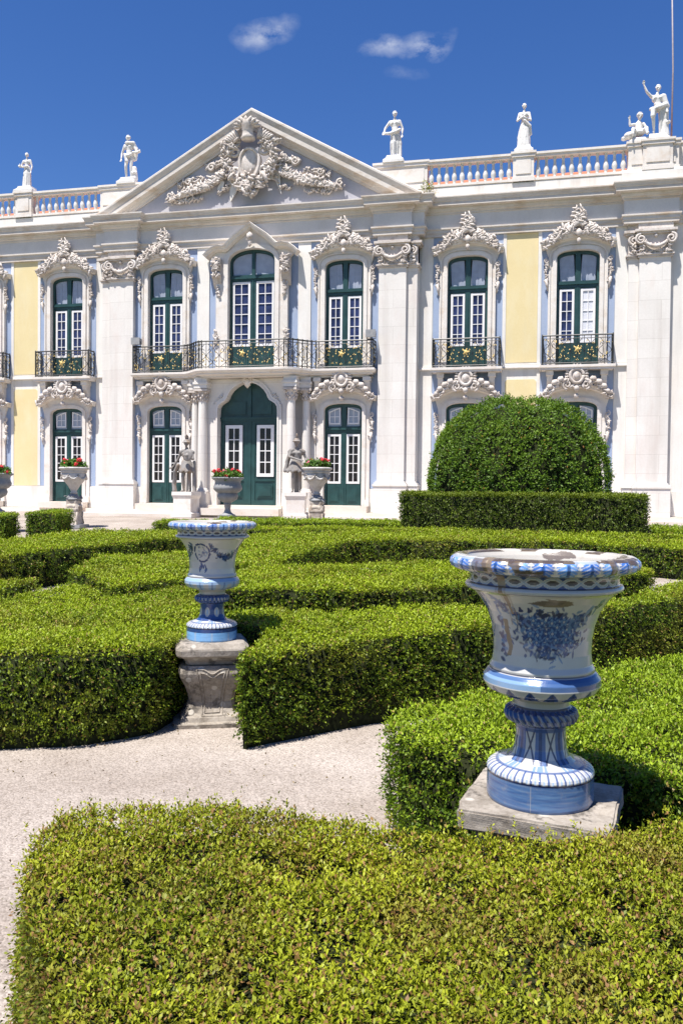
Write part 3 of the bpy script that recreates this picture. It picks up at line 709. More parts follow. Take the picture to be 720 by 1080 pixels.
    if kind == 'right':
        for t0 in (0.14, 0.14 + PI * 2 / 3, 0.14 - PI * 2 / 3):
            bouquet(t0, 0.632, 0.165, 0.130, 480, 0.85); swag(t0 - 0.42, t0 - 1.15, 0.745, -0.0, 0, 1)
            for sgn in (-1, 1):
                for k in range(55):
                    s = rr.random(); t = t0 + sgn * (0.35 + 0.62 * s); z = 0.665 + 0.085 * s + rr.normal(0, 0.012)
                    stamp(t, z, rr.uniform(0.009, 0.016), rr.uniform(0.004, 0.008), rr.uniform(0, 3.1), [MBl * 0.8, DB * 1.5, np.array((0.10, 0.16, 0.33)), LB * 0.6][rr.integers(0, 4)], 0.85)
            for k in range(9):
                stamp(t0 + rr.uniform(-0.5, 0.5), 0.71 + rr.uniform(-0.01, 0.015), 0.013, 0.011, rr.uniform(0, 3), DB * 1.2, 0.95, 3)
        for k in range(30):                                   # hanging side drop left of the crack
            stamp(-0.83 + rr.normal(0, 0.05), rr.uniform(0.52, 0.72), 0.014, 0.007, rr.uniform(0, 3.1), [MBl, LB * 0.7, DB * 1.5][rr.integers(0, 3)], 0.8)
    else:
        for t0 in (-0.42, -0.42 + PI * 2 / 3, -0.42 - PI * 2 / 3):
            for k in range(64):                               # oval wreath
                a = rr.uniform(0, 2 * PI); t = t0 + 0.055 / 0.2 * math.cos(a) * 1.12; z = 0.672 + 0.067 * math.sin(a)
                stamp(t, z, 0.012, 0.0055, a + 1.0, [DB * 1.5, MBl * 0.55][rr.integers(0, 2)], 0.95)
            for k in range(26):
                stamp(t0 + rr.normal(0, 0.10), 0.682 + rr.normal(0, 0.022), 0.010, 0.006, rr.uniform(0, 3), [MBl * 0.8, LB * 0.6, DB * 2][rr.integers(0, 3)], 0.55)
            for k in range(16):
                stamp(t0 + rr.choice([-1, 1]) * rr.uniform(0.02, 0.16), 0.565 + rr.normal(0, 0.012), 0.016, 0.006, rr.uniform(0.6, 2.5), MBl * 0.8, 0.9)
            swag(t0 + 0.32, t0 + 1.75, 0.735, 0.10, 190, 0.62, 1.1)
    # ring, guilloche and rim
    rn = outer & (zg >= 0.776) & (zg < 0.803); put(rn, W * 0.80 + LB * 0.12); put(rn & (np.abs(zg - 0.8015) < 0.0022), DB, 0.9); put(rn & (np.abs(zg - 0.7785) < 0.002), DB, 0.6)
    gu = outer & (zg >= 0.803) & (zg < 0.844)
    zc = (zg - 0.823) / 0.016; w1 = np.sin(tg * 13); d1 = np.minimum(np.abs(zc - w1), np.abs(zc + w1))
    put(gu, MBl * 0.55 + DB * 0.6); put(gu & (np.abs(zc) < np.abs(w1) * 0.55), DB * 0.5 + BR * 0.15); put(gu & (d1 < 0.42), W * 0.85, 0.95); put(gu & (d1 < 0.12), LB * 0.7, 0.7)
    ri = outer & (zg >= 0.844) & (zg < 0.9005) & (rg > 0.296)
    put(ri, W * 1.05)
    lf = fr(nl, 0.5); qz = np.clip((zg - 0.848) / 0.050, 0, 1); wd = 0.30 + 0.55 * np.sin(0.35 + qz * 2.2) + 0.10 * np.cos(zg * 620)
    alt = (np.floor(tg * nl / (2 * PI) + 0.5) % 2 == 0)
    put(ri & (lf < wd), np.array((0.10, 0.27, 0.62)), 0.95); put(ri & (lf < wd) & alt, np.array((0.035, 0.13, 0.46)), 0.9)
    put(ri & (lf < wd) & (np.cos((zg + lf * 0.02) * 520) > 0.45) & (lf > 0.16), W * 1.1, 0.6); put(ri & (lf < 0.13) & (qz < 0.85), MBl * 0.7, 0.85); put(ri & (lf > wd - 0.07) & (lf < wd + 0.03), MBl, 0.5)
    put(ri & (zg < 0.8495), LB, 0.7)
    lip = (zg > 0.893) & (rg > 0.284) & (rg < 0.345); put(lip, W * 0.92); put(lip & outer & (zg < 0.9005), LB * 0.8, 0.5)
    inn = ~outer; put(inn, np.array((0.50, 0.47, 0.415)))
    # lost glaze, cracks and dirt
    amt = -0.06 if kind == 'right' else 0.55
    up_ = (zg > 0.893) & (rg > 0.27)
    put(up_ & (chipn > amt + 0.02), BR * 0.55, 0.95); put(up_ & (chipn > amt + 0.16), DK, 0.9)
    put(ri & (chipn > amt + 0.46), BR * 0.6, 0.92); put(ri & (chipn > amt + 0.56), DK, 0.85)
    put(inn & (zg > 0.8) & (fbm2(tg, zg * 4, 101, 4) > 0.25), DK * 1.5, 0.85)
    if kind == 'right':
        wob = 0.05 * fbm2(tg * 0, zg, 8, 4); ck = np.abs(tg + 0.60 - wob - (0.87 - zg) * 0.35)
        put(outer & (zg > 0.70) & (ck < np.where(zg > 0.80, 0.065, 0.030) + 0.015 * ns), BR, 0.95); put(outer & (zg > 0.66) & (ck > 0.045) & (ck < 0.075) & (zg < 0.80), BR * 1.3, 0.5)
        put(outer & (zg > 0.545) & (zg < 0.68) & (np.abs(tg + 0.70 - 0.06 * ns) < 0.055), BR * 1.15, 0.95)
        rg_ = fbm2(tg * 1.0, zg * 9, 131, 5)
        put(bd & (((tg - 0.15 - 0.08 * rg_) / 0.29) ** 2 + ((zg - 0.752 - 0.006 * rg_) / 0.016) ** 2 < 1 + 1.3 * rg_), np.array((0.16, 0.125, 0.085)), 0.95)
        put(bd & (((tg - 0.15 - 0.08 * rg_) / 0.24) ** 2 + ((zg - 0.750) / 0.009) ** 2 < 0.8 + 1.5 * fbm2(tg, zg * 14, 132, 4)), np.array((0.10, 0.085, 0.065)), 0.8)
        put(outer & (np.abs(tg - 0.75 - 0.04 * ns) < 0.05) & (zg > 0.852), BR * 0.7, 0.9)
        put(ri & (np.abs(tg + 0.72) < 0.10 + 0.03 * ns), DK * 1.6, 0.8)
    nv = Mn * NA
    me = bpy.data.meshes.new('faience_vase'); me.vertices.add(nv); me.vertices.foreach_set('co', np.stack([X, Y, Z], -1).astype(np.float32).ravel())
    ii, jj = np.meshgrid(np.arange(Mn - 1), np.arange(NA), indexing='ij'); j2 = (jj + 1) % NA
    F = np.stack([ii * NA + jj, ii * NA + j2, (ii + 1) * NA + j2, (ii + 1) * NA + jj], -1).reshape(-1, 4)
    me.loops.add(F.size); me.loops.foreach_set('vertex_index', F.astype(np.int32).ravel()); me.polygons.add(len(F)); me.polygons.foreach_set('loop_start', (np.arange(len(F)) * 4).astype(np.int32))
    me.polygons.foreach_set('use_smooth', [True] * len(F)); me.update(calc_edges=True)
    at = me.attributes.new('paint', 'FLOAT_COLOR', 'POINT'); at.data.foreach_set('color', np.concatenate([C, np.ones((Mn, NA, 1))], -1).astype(np.float32).ravel())
    me.materials.append(GLAZE)
    o = bpy.data.objects.new('faience_vase', me); COL.objects.link(o); o.location = loc; o.rotation_euler = (0, 0, rz)
    tag(o, label, 'vase', 'painted vases of the garden')
    return o
def glaze():
    m, n, b = new_mat('painted_tin_glaze')
    at = n.n('ShaderNodeAttribute', attribute_name='paint'); P = n.coords()
    d = n.noise(P, 22, 6, 0.7); col = n.mix(n.ramp(d, [(0.56, 0.0), (0.74, 0.35)]), at.outputs['Color'], (0.33, 0.27, 0.20))
    n.t.links.new(col, b.inputs['Base Color']); b.inputs['Roughness'].default_value = 0.22
    b.inputs['Coat Weight'].default_value = 0.35; b.inputs['Coat Roughness'].default_value = 0.1
    bp = n.n('ShaderNodeBump', ins={'Height': n.noise(P, 30, 5, 0.6), 'Strength': 0.12, 'Distance': 0.01}); n.t.links.new(bp.outputs[0], b.inputs['Normal'])
    return m
GLAZE = glaze()

def face_cam(x, y): return math.atan2(EYE.y - y, EYE.x - x) + PI / 2
RV = (10.135, -25.58); LV = (7.695, -22.735)
faience('right', (*RV, 0.628), face_cam(*RV), 'large blue and white painted vase with brown chipped rim and flower bouquet on its bowl').scale = (0.965, 0.965, 1.0)
faience('left', (*LV, 0.620), face_cam(*LV), 'smaller distant blue and white vase with a wreath medallion and a deep blue stem').scale = (0.95, 0.95, 1.0)

def pedestal(loc, rz, label, scale=1.0):
    e = empty('stone_pedestal', (*loc, gh(loc[1])), rz); tag(e, label, 'pedestal', 'stone pedestals under the painted vases')
    prof = [(0, 0.285), (0.03, 0.287), (0.036, 0.24), (0.066, 0.228), (0.088, 0.196), (0.12, 0.178), (0.17, 0.168), (0.22, 0.175), (0.27, 0.192), (0.32, 0.217), (0.36, 0.238), (0.395, 0.246), (0.43, 0.24), (0.452, 0.226), (0.458, 0.2), (0.485, 0.203), (0.49, 0.214), (0.512, 0.224), (0.518, 0.258), (0.532, 0.272), (0.572, 0.276), (0.585, 0.272), (0.618, 0.238), (0.62, 0.225)]
    def ring(h, n=40):
        pts = []; c = 0.22
        for k in range(n):
            a = 2 * PI * (k + 0.5) / n; ca, sa = math.cos(a), math.sin(a); q = (abs(ca) ** 9 + abs(sa) ** 9) ** (-1 / 9)
            pts.append((h * ca * q * scale, h * sa * q * scale))
        return pts
    def loft(zs):
        mb = MB(); n = 40; v = []
        r2 = random.Random(3)
        for (z, h) in zs:
            for (x, y) in ring(h): v.append((x + r2.uniform(-.0018, .0018), y + r2.uniform(-.0018, .0018), z))
        k = len(zs); f = [(i * n + j, i * n + (j + 1) % n, (i + 1) * n + (j + 1) % n, (i + 1) * n + j) for i in range(k - 1) for j in range(n)]
        f += [tuple(reversed(range(n))), tuple((k - 1) * n + j for j in range(n))]
        return mb.add(v, f, False)
    loft(prof[:3] + [(0.036, 0.2)]).build('base_slab', M['pedestal'], e)
    body = loft(prof[2:14] + [(0.452, 0.1)])
    def hw(z):
        for a, b in zip(prof[:-1], prof[1:]):
            if a[0] <= z <= b[0]: return a[1] + (b[1] - a[1]) * (z - a[0]) / max(b[0] - a[0], 1e-6)
        return 0.2
    body.build('body', M['pedestal'], e)
    for q in range(4):
        pn = MB()
        for (wb, wt, zb, zt) in ((0.075, 0.118, 0.075, 0.432), (0.055, 0.090, 0.095, 0.405)):
            pth = [(-wb, zb)] + [(-wb - (wt - wb) * ((t - .1) / .9) ** 1.5 if t > .1 else -wb, zb + (zt - zb) * t) for t in np.linspace(0.05, 1, 14)]
            dip = [(x, zt - 0.038 * math.exp(-(x / 0.045) ** 2)) for x in np.linspace(-wt + .012, wt - .012, 17)]
            full = pth + dip + [(-x, z) for x, z in reversed(pth)]
            pts = []
            for (x, z) in full + [full[0]]:
                y = -(hw(z) + 0.001) * scale; a = q * PI / 2
                pts.append((x * math.cos(a) - y * math.sin(a), x * math.sin(a) + y * math.cos(a), z))
            pn.tube(pts, 0.006, 5)
        pn.build('panel_moulding', M['pedestal'], e)
    loft([(0.450, 0.19)] + prof[14:18] + [(0.513, 0.2)]).build('neck', M['pedestal'], e)
    loft([(0.513, 0.22)] + prof[18:] + [(0.6201, 0.1)]).build('cap_slab', M['pedestal'], e)
    return e
pedestal(LV, face_cam(*LV) + 0.03, 'curved carved stone pedestal with panel mouldings standing on the gravel beside the left hedge')
def slab_pedestal():
    e = empty('stone_pedestal', (RV[0] + 0.005, RV[1] - 0.01, 0), math.radians(-10)); tag(e, 'broken grey stone slab under the large chipped vase', 'pedestal', 'stone pedestals under the painted vases')
    bm = bmesh.new(); bmesh.ops.create_cube(bm, size=1); bmesh.ops.scale(bm, vec=(0.545, 0.50, 0.07), verts=bm.verts)
    bmesh.ops.subdivide_edges(bm, edges=bm.edges[:], cuts=9, use_grid_fill=True)
    bmesh.ops.bevel(bm, geom=[ed for ed in bm.edges if len(ed.link_faces) == 2 and ed.calc_face_angle(0) > 1], offset=0.008, segments=2, affect='EDGES')
    r2 = random.Random(9)
    from mathutils import noise as mn
    for v in bm.verts:
        q = mn.noise(v.co * 14) * 0.006 + mn.noise(v.co * 40) * 0.003; v.co += v.co.normalized() * q
        if v.co.x > 0.16 and v.co.y < -0.02: v.co.z -= 0.018 * max(0, mn.noise(v.co * 9 + Vector((3, 1, 0))) + .3)
        if v.co.x < -0.22 and v.co.y < -0.15: v.co.x += 0.02
    me = bpy.data.meshes.new('cap_slab'); bm.to_mesh(me); bm.free(); me.materials.append(M['pedestal'])
    o = bpy.data.objects.new('cap_slab', me); COL.objects.link(o); o.parent = e; o.location = (0, 0, 0.593)
    mb = MB(); mb.box(-0.2, 0.2, -0.19, 0.19, 0.05, 0.559); mb.build('body', M['pedestal'], e)
    mb = MB(); mb.box(-0.27, 0.27, -0.25, 0.25, 0, 0.05); mb.build('base_slab', M['pedestal'], e)
slab_pedestal()

# ================================================================== THE PALACE
palace = empty('palace', (AX, 0, GB))
tag(palace, 'white palace with yellow and blue panels, green windows and a pediment', 'palace')
LOC = (0, 0, -GB)      # facade meshes are written in absolute heights; their origin sits at the base of the empty
def fp(name, mb, mat, parent=palace):
    return mb.build(name, M[mat] if isinstance(mat, str) else mat, parent, LOC if parent is palace else (0, 0, 0))

S_L, S_R = -15.2, 17.6                 # ends of the built front
PV = 0.35                              # the pavilion stands this far out of the wings
ST1, ST2 = 4.56, 5.88                  # pavilion: inner edge of its pilasters, its edge

# --- main body, with real window openings
def arch_pts(hw, zs, za, n=16, z0=None):
    """jamb, flattened arch, jamb"""
    pts = [(-hw, z0)] if z0 is not None else []
    for i in range(n + 1):
        a = PI * (1 - i / n); c, s_ = math.cos(a), math.sin(a); pts.append((hw * math.copysign(abs(c) ** 0.72, c), zs + (za - zs) * s_ ** 0.9))
    if z0 is not None: pts.append((hw, z0))
    return pts
def arc_c(h, zs_, za_, n=20, z0_=6.03):
    p = [(-h, z0_)]
    for i in range(n + 1): a = PI * (1 - i / n); p.append((h * math.cos(a), zs_ + (za_ - zs_) * math.sin(a) ** 0.8))
    return p + [(h, z0_)]
H_LOW = (0.71, 1.09, arch_pts(0.71, 4.63, 4.89)); H_UP = (0.71, 6.04, arch_pts(0.71, 9.60, 9.87)); H_MID = (0.90, 6.02, arc_c(0.90, 9.86, 10.39)[1:-1])
def bay(mb, c, half, v0, v1, holes, z0, z1):
    hw = holes[0][0]; mb.fbox(c - half, c - hw, v0, v1, z0, z1); mb.fbox(c + hw, c + half, v0, v1, z0, z1)
    zb = z0; arch = None
    for (w, b, a) in list(holes) + [(hw, z1, None)]:
        if b > zb + 1e-4:
            if arch is None: mb.fbox(c - hw, c + hw, v0, v1, zb, b)
            else: mb.prism([(c + x, z) for x, z in arch] + [(c + hw, b), (c - hw, b)], v0, v1)
        if a: arch = a; zb = a[0][1]
mb = MB(); mb.fbox(S_L, S_R, -12, -0.62, 0.6, 12.0)
x = S_L
for c in (-11.13, -7.53): mb.fbox(x, c - 1.0, -0.62, 0, 0.6, 12.0); bay(mb, c, 1.0, -0.62, 0, (H_LOW, H_UP), 0.6, 12.0); x = c + 1.0
mb.fbox(x, -4.5, -0.62, 0, 0.6, 12.0); x = 4.5
for c in (7.53, 11.13, 15.75): mb.fbox(x, c - 1.0, -0.62, 0, 0.6, 12.0); bay(mb, c, 1.0, -0.62, 0, (H_LOW, H_UP), 0.6, 12.0); x = c + 1.0
mb.fbox(x, S_R, -0.62, 0, 0.6, 12.0)
mb.fbox(-ST2, -4.5, 0.0, PV, 0.6, 12.0); mb.fbox(4.5, ST2, 0.0, PV, 0.6, 12.0)
bay(mb, -3.33, 1.17, -0.62, PV, (H_LOW, H_UP), 0.6, 12.0); bay(mb, 3.33, 1.17, -0.62, PV, (H_LOW, H_UP), 0.6, 12.0); bay(mb, 0, 2.16, -0.62, PV, (H_MID,), 0.6, 12.0)
fp('wall', mb, 'wall')
# roof behind the balustrade
mb = MB()
def roof_slab(s0, s1):
    v = [(s0, 0.9, 12.25), (s1, 0.9, 12.25), (s1, 6.0, 14.64), (s0, 6.0, 14.64), (s1, 11.4, 12.25), (s0, 11.4, 12.25)]
    mb.add(v, [(0, 1, 2, 3), (3, 2, 4, 5), (0, 3, 5), (1, 4, 2)])
roof_slab(S_L, S_R)
fp('roof', mb, 'tiles')

# --- coloured panels (sheets set proud of the wall)
hl = (H_LOW[0], 1.92, H_LOW[2])
for c in (-11.13, -7.53, 7.53, 11.13, 15.75):
    mb = MB(); bay(mb, c, 1.17, -0.02, 0.012, (hl, H_UP), 1.92, 10.515); fp('blue_panel', mb, 'blue')
for c, hf, hs in ((-3.33, 1.23, (hl, H_UP)), (0, 2.10, (H_MID,)), (3.33, 1.23, (hl, H_UP))):
    mb = MB(); bay(mb, c, hf, PV - 0.02, PV + 0.012, hs, 1.92, 10.515); fp('blue_panel', mb, 'blue')
for sg in (-1, 1):
    mb = MB(); c = sg * 9.33
    mb.fbox(c - 0.515, c + 0.515, -0.02, 0.014, 6.20, 10.5)
    a = [(c - 0.515, 1.92), (c + 0.515, 1.92), (c + 0.515, 5.55), (c + 0.44, 5.63), (c - 0.44, 5.63), (c - 0.515, 5.55)]
    mb.prism(a, -0.02, 0.014); fp('yellow_panel', mb, 'yellow')
def lesene(a, b, v0, v1, z0): mb = MB(); mb.fbox(min(a, b), max(a, b), v0, v1, z0, 10.517); fp('lesene', mb, 'wall')
for sg in (-1, 1):                     # white framing strips beside the panels
    c = sg * 9.33
    for k in (-1, 1): lesene(c + k * 0.575 - 0.055, c + k * 0.575 + 0.055, 0, 0.03, 1.92)
    lesene(sg * 5.95, sg * 6.34, 0, 0.03, 1.1); lesene(sg * 1.89 - 0.23, sg * 1.89 + 0.23, PV, PV + 0.05, 1.92); lesene(sg * 12.31, sg * 12.72, 0, 0.03, 1.1)
prof = [(0, 0.0), (0, 0.10), (0.05, 0.10), (0.07, 0.07), (0.13, 0.07), (0.13, 0.0)]
for (a, b) in ((-12.7, -12.28), (-9.98, -8.68), (-6.38, -5.6), (5.9, 6.38), (8.68, 9.98), (12.28, 12.75)):
    mb = MB(); mb.sweep([(a, 6.0), (b, 6.0)], prof); fp('string_course', mb, 'hood')
x = S_L
for c in (-11.13, -7.53, None, 7.53, 11.13, 15.75, 99):
    mb = MB(); e = -ST2 if c is None else min(c - 0.93, S_R); mb.fbox(x, e, 0, 0.055, 1.1, 1.90); fp('socle', mb, 'wall'); x = ST2 if c is None else c + 0.93
for (a, b) in ((-4.6, -4.26), (-2.4, -1.3), (1.3, 2.4), (4.26, 4.6)):
    mb = MB(); mb.fbox(a, b, 0, PV + 0.055, 1.1, 1.90); fp('socle', mb, 'wall')
for (a, b, v, w) in ((S_L, -6.0, 0.42, 0.72), (6.0, S_R, 0.42, 0.72), (-6.0, 6.0, 0.95, 1.5)):
    mb = MB(); mb.fbox(a, b, -0.6, v, 0.6, 1.085); mb.fbox(a - (0.3 if a == -6 else 0), b + (0.3 if b == 6 else 0), 0, w, 0.58 if a != -6 else 0.6, 0.95 if a == -6 else 0.946); fp('plinth', mb, 'step')

# --- pilasters with swagged capitals
def carve_line(mb, pts, r0, n, rnd, spread=0.05, flat=0.7):
    pts = [Vector(p) for p in pts]; L = [0]
    for a, b in zip(pts[:-1], pts[1:]): L.append(L[-1] + (b - a).length)
    for k in range(int(n * 1.35)):
        d = rnd.random() * L[-1]; i = max(j for j in range(len(L) - 1) if L[j] <= d); t = (d - L[i]) / max(L[i + 1] - L[i], 1e-6)
        p = pts[i].lerp(pts[i + 1], t) + Vector((rnd.uniform(-1, 1) * spread, -rnd.random() * spread * 0.9, rnd.uniform(-1, 1) * spread))
        s = r0 * rnd.uniform(0.55, 1.25); R = Matrix.Rotation(rnd.uniform(0, 6.28), 3, 'Y') @ Matrix.Rotation(rnd.uniform(-.6, .6), 3, 'X')
        mb.ell(p, (s * rnd.uniform(0.9, 2.1), s * flat, s * rnd.uniform(0.28, 0.62)), R)
def scroll(mb, c, r, turns, start, sgn, rad, v):
    pts = []
    for i in range(int(turns * 14) + 1):
        a = start + sgn * i * 2 * PI / 14; rr_ = r * (1 - 0.8 * i / (turns * 14)); pts.append((c[0] + rr_ * math.cos(a), -v - 0.02 * i / 14, c[1] + rr_ * math.sin(a)))
    mb.tube(pts, [rad * (1 - 0.5 * i / len(pts)) for i in range(len(pts))], 6)

def pilaster(s0, s1, o0, o1, v0, vm, vo):
    """main shaft s0..s1 at depth vm, outer half shaft o0..o1 at vo, both standing on a wall at v0"""
    sg = 1 if o1 > s0 else -1
    mb = MB(); mb.fbox(s0, s1, v0, vm, 2.16, 9.5)
    lo, hi = min(o0, o1), max(o0, o1); mb.fbox(lo, hi, v0, vo, 2.16, 9.5)
    root = fp('pilaster', mb, 'ashlar')
    a, b = min(s0, lo), max(s1, hi)
    mb = MB()
    for (e, z0, z1) in ((0.10, 1.0, 1.98), (0.13, 2.0, 2.07), (0.09, 2.07, 2.12), (0.04, 2.12, 2.17)):
        mb.fbox(s0 - e, s1 + e, v0, vm + e, z0, z1); mb.fbox(lo - e * 0.9, hi + e * 0.9, v0, vo + e * 0.9, z0, z1)
    mb.fbox(s0 - 0.11, s1 + 0.11, v0, vm + 0.105, 1.975, 2.005)
    fp('pilaster_base', mb, 'ashlar', root)
    mb = MB(); rnd = random.Random(4)
    for (p0, p1, vv) in ((s0, s1, vm), (lo, hi, vo)):
        w = p1 - p0; cx = (p0 + p1) / 2; full = w > 0.6
        mb.fbox(p0 - 0.02, p1 + 0.02, v0, vv + 0.02, 9.5, 10.3)
        for (e, z0, z1) in ((0.05, 9.44, 9.50), (0.09, 9.50, 9.545)): mb.fbox(p0 - e, p1 + e, v0, vv + e, z0, z1)
        for (e, z0, z1) in ((0.10, 10.17, 10.23), (0.16, 10.23, 10.31), (0.05, 10.31, 10.52)): mb.fbox(p0 - e, p1 + e, v0, vv + e, z0, z1)
        if full:
            for k in (-1, 1):
                scroll(mb, (cx + k * (w / 2 - 0.02), 9.99), 0.17, 1.6, PI / 2, -k, 0.05, vv + 0.10)
                carve_line(mb, [(cx + k * (w / 2 - 0.05), -vv - 0.05, 9.86), (cx + k * (w / 2 - 0.10), -vv - 0.05, 9.58)], 0.05, 16, rnd, 0.06)
            sw = [(cx + w * 0.42 * t, -vv - 0.08 - 0.05 * (1 - t * t), 9.98 - 0.24 * (1 - t * t)) for t in np.linspace(-1, 1, 13)]
            mb.tube(sw, [0.045 + 0.03 * (1 - abs(t)) for t in np.linspace(-1, 1, 13)], 7); carve_line(mb, sw, 0.045, 34, rnd, 0.03)
            carve_line(mb, [(cx - w * 0.45, -vv - 0.03, 9.60), (cx + w * 0.45, -vv - 0.03, 9.60)], 0.05, 40, rnd, 0.05); mb.ell((cx, -vv - 0.07, 10.10), (0.07, 0.06, 0.06))
        else:
            scroll(mb, (cx + sg * 0.02, 9.99), 0.16, 1.5, PI / 2, -sg, 0.05, vv + 0.08)
            carve_line(mb, [(cx, -vv - 0.05, 9.86), (cx, -vv - 0.05, 9.58)], 0.05, 26, rnd, 0.09)
    fp('capital', mb, 'carve', root)
    return root
for sg in (-1, 1):
    pilaster(min(sg * 4.56, sg * 5.5), max(sg * 4.56, sg * 5.5), sg * 5.5, sg * 5.86, 0.0, PV + 0.22, PV + 0.08)
    pilaster(min(sg * 13.02, sg * 13.98), max(sg * 13.02, sg * 13.98), sg * 12.70, sg * 13.02, -0.1, 0.26, 0.12)

# --- entablature: one continuous moulded run that breaks forward with the pavilion and the pilasters
PLAN = [(S_L, 0), (-14.1, 0), (-14.1, 0.26), (-12.6, 0.26), (-12.6, 0), (-6.0, 0), (-6.0, PV + 0.1), (-5.6, PV + 0.1), (-5.6, PV + 0.24), (-4.45, PV + 0.24), (-4.45, PV), (4.45, PV), (4.45, PV + 0.24), (5.6, PV + 0.24), (5.6, PV + 0.1), (6.0, PV + 0.1), (6.0, 0), (12.6, 0), (12.6, 0.26), (14.1, 0.26), (14.1, 0), (S_R, 0)]
def run(mb, prof, plan=PLAN):
    """sweep a (offset, z) profile along the plan polyline, mitred at each corner"""
    n = len(plan); k = len(prof); v = []
    for i, p in enumerate(plan):
        ns = []
        for a, b in ((plan[i - 1], p) if i else (None, None), (p, plan[i + 1]) if i < n - 1 else (None, None)):
            if a is None: continue
            d = Vector((b[0] - a[0], b[1] - a[1])).normalized(); ns.append(Vector((-d.y, d.x)))
        m = ns[0] if len(ns) == 1 else (ns[0] + ns[1]) / max(0.3, 1 + ns[0].dot(ns[1]))
        for (o, z) in prof: v.append((p[0] + m.x * o, -(p[1] + m.y * o), z))
    f = [(i * k + j, (i + 1) * k + j, (i + 1) * k + j + 1, i * k + j + 1) for i in range(n - 1) for j in range(k - 1)]
    mb.add(v, f)
mb = MB(); run(mb, [(-0.3, 10.52), (0.09, 10.52), (0.09, 10.63), (0.115, 10.63), (0.115, 10.73), (0.16, 10.75), (0.16, 10.80), (0.085, 10.81)]); fp('architrave', mb, 'trim')
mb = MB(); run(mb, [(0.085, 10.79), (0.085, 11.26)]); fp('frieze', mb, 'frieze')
mb = MB(); run(mb, [(0.085, 11.255), (0.115, 11.27), (0.115, 11.32), (0.17, 11.36), (0.19, 11.42), (0.20, 11.43), (0.20, 11.47), (0.35, 11.50), (0.355, 11.485), (0.365, 11.485), (0.365, 11.60), (0.385, 11.61), (0.41, 11.68), (0.445, 11.73), (0.445, 11.77), (0.1, 11.84), (-0.9, 11.86)]); fp('cornice', mb, 'trim')
PL2 = [p for p in PLAN if abs(p[0]) > 5.95]
mbl = MB(); run(mbl, [(0.02, 11.8), (0.18, 11.82), (0.18, 12.12), (0.14, 12.2), (-0.5, 12.22)], [(S_L, 0), (-14.1, 0), (-14.1, 0.26), (-12.6, 0.26), (-12.6, 0), (-4.3, 0)]); fp('blocking_course', mbl, 'wall'); mbl = MB(); run(mbl, [(0.02, 11.8), (0.18, 11.82), (0.18, 12.12), (0.14, 12.2), (-0.5, 12.22)], [(4.3, 0), (12.6, 0), (12.6, 0.26), (14.1, 0.26), (14.1, 0), (S_R, 0)])
fp('blocking_course', mbl, 'wall')

# --- pediment
mb = MB()
EW, EZ, AZ = 6.08, 11.84, 15.21           # half width at the eaves, height of the eave tip and of the apex
tan_ = (AZ - EZ) / EW; ca = 1 / math.sqrt(1 + tan_ * tan_)
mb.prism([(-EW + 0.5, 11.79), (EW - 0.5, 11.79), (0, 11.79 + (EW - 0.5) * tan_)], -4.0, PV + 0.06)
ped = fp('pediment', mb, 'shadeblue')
kp = [(-0.60, -0.4), (-0.60, PV + 0.12), (-0.53, PV + 0.14), (-0.49, PV + 0.19), (-0.45, PV + 0.21), (-0.40, PV + 0.34), (-0.39, PV + 0.355), (-0.24, PV + 0.355), (-0.22, PV + 0.37), (-0.10, PV + 0.43), (-0.04, PV + 0.43), (0.0, PV + 0.38), (0.02, -0.4)]
v = []; k = len(kp)
for end in (0, 1):
    for (o, vv) in kp:
        x = EW if end == 0 else 0.0; z = EZ + (EW - x) * tan_ + o / ca
        if z < 11.78: x = EW - (11.78 - EZ - o / ca) / tan_; z = 11.78
        v.append((-x, -vv, z))
f = [(j, k + j, k + (j + 1) % k, (j + 1) % k) for j in range(k)] + [tuple(range(k))[::-1]]
mb = MB(); mb.add(v, [tuple(reversed(q)) for q in f]); mb.add([(-x, y, z) for x, y, z in v], f)
fp('raking_cornice', mb, 'trim', ped)

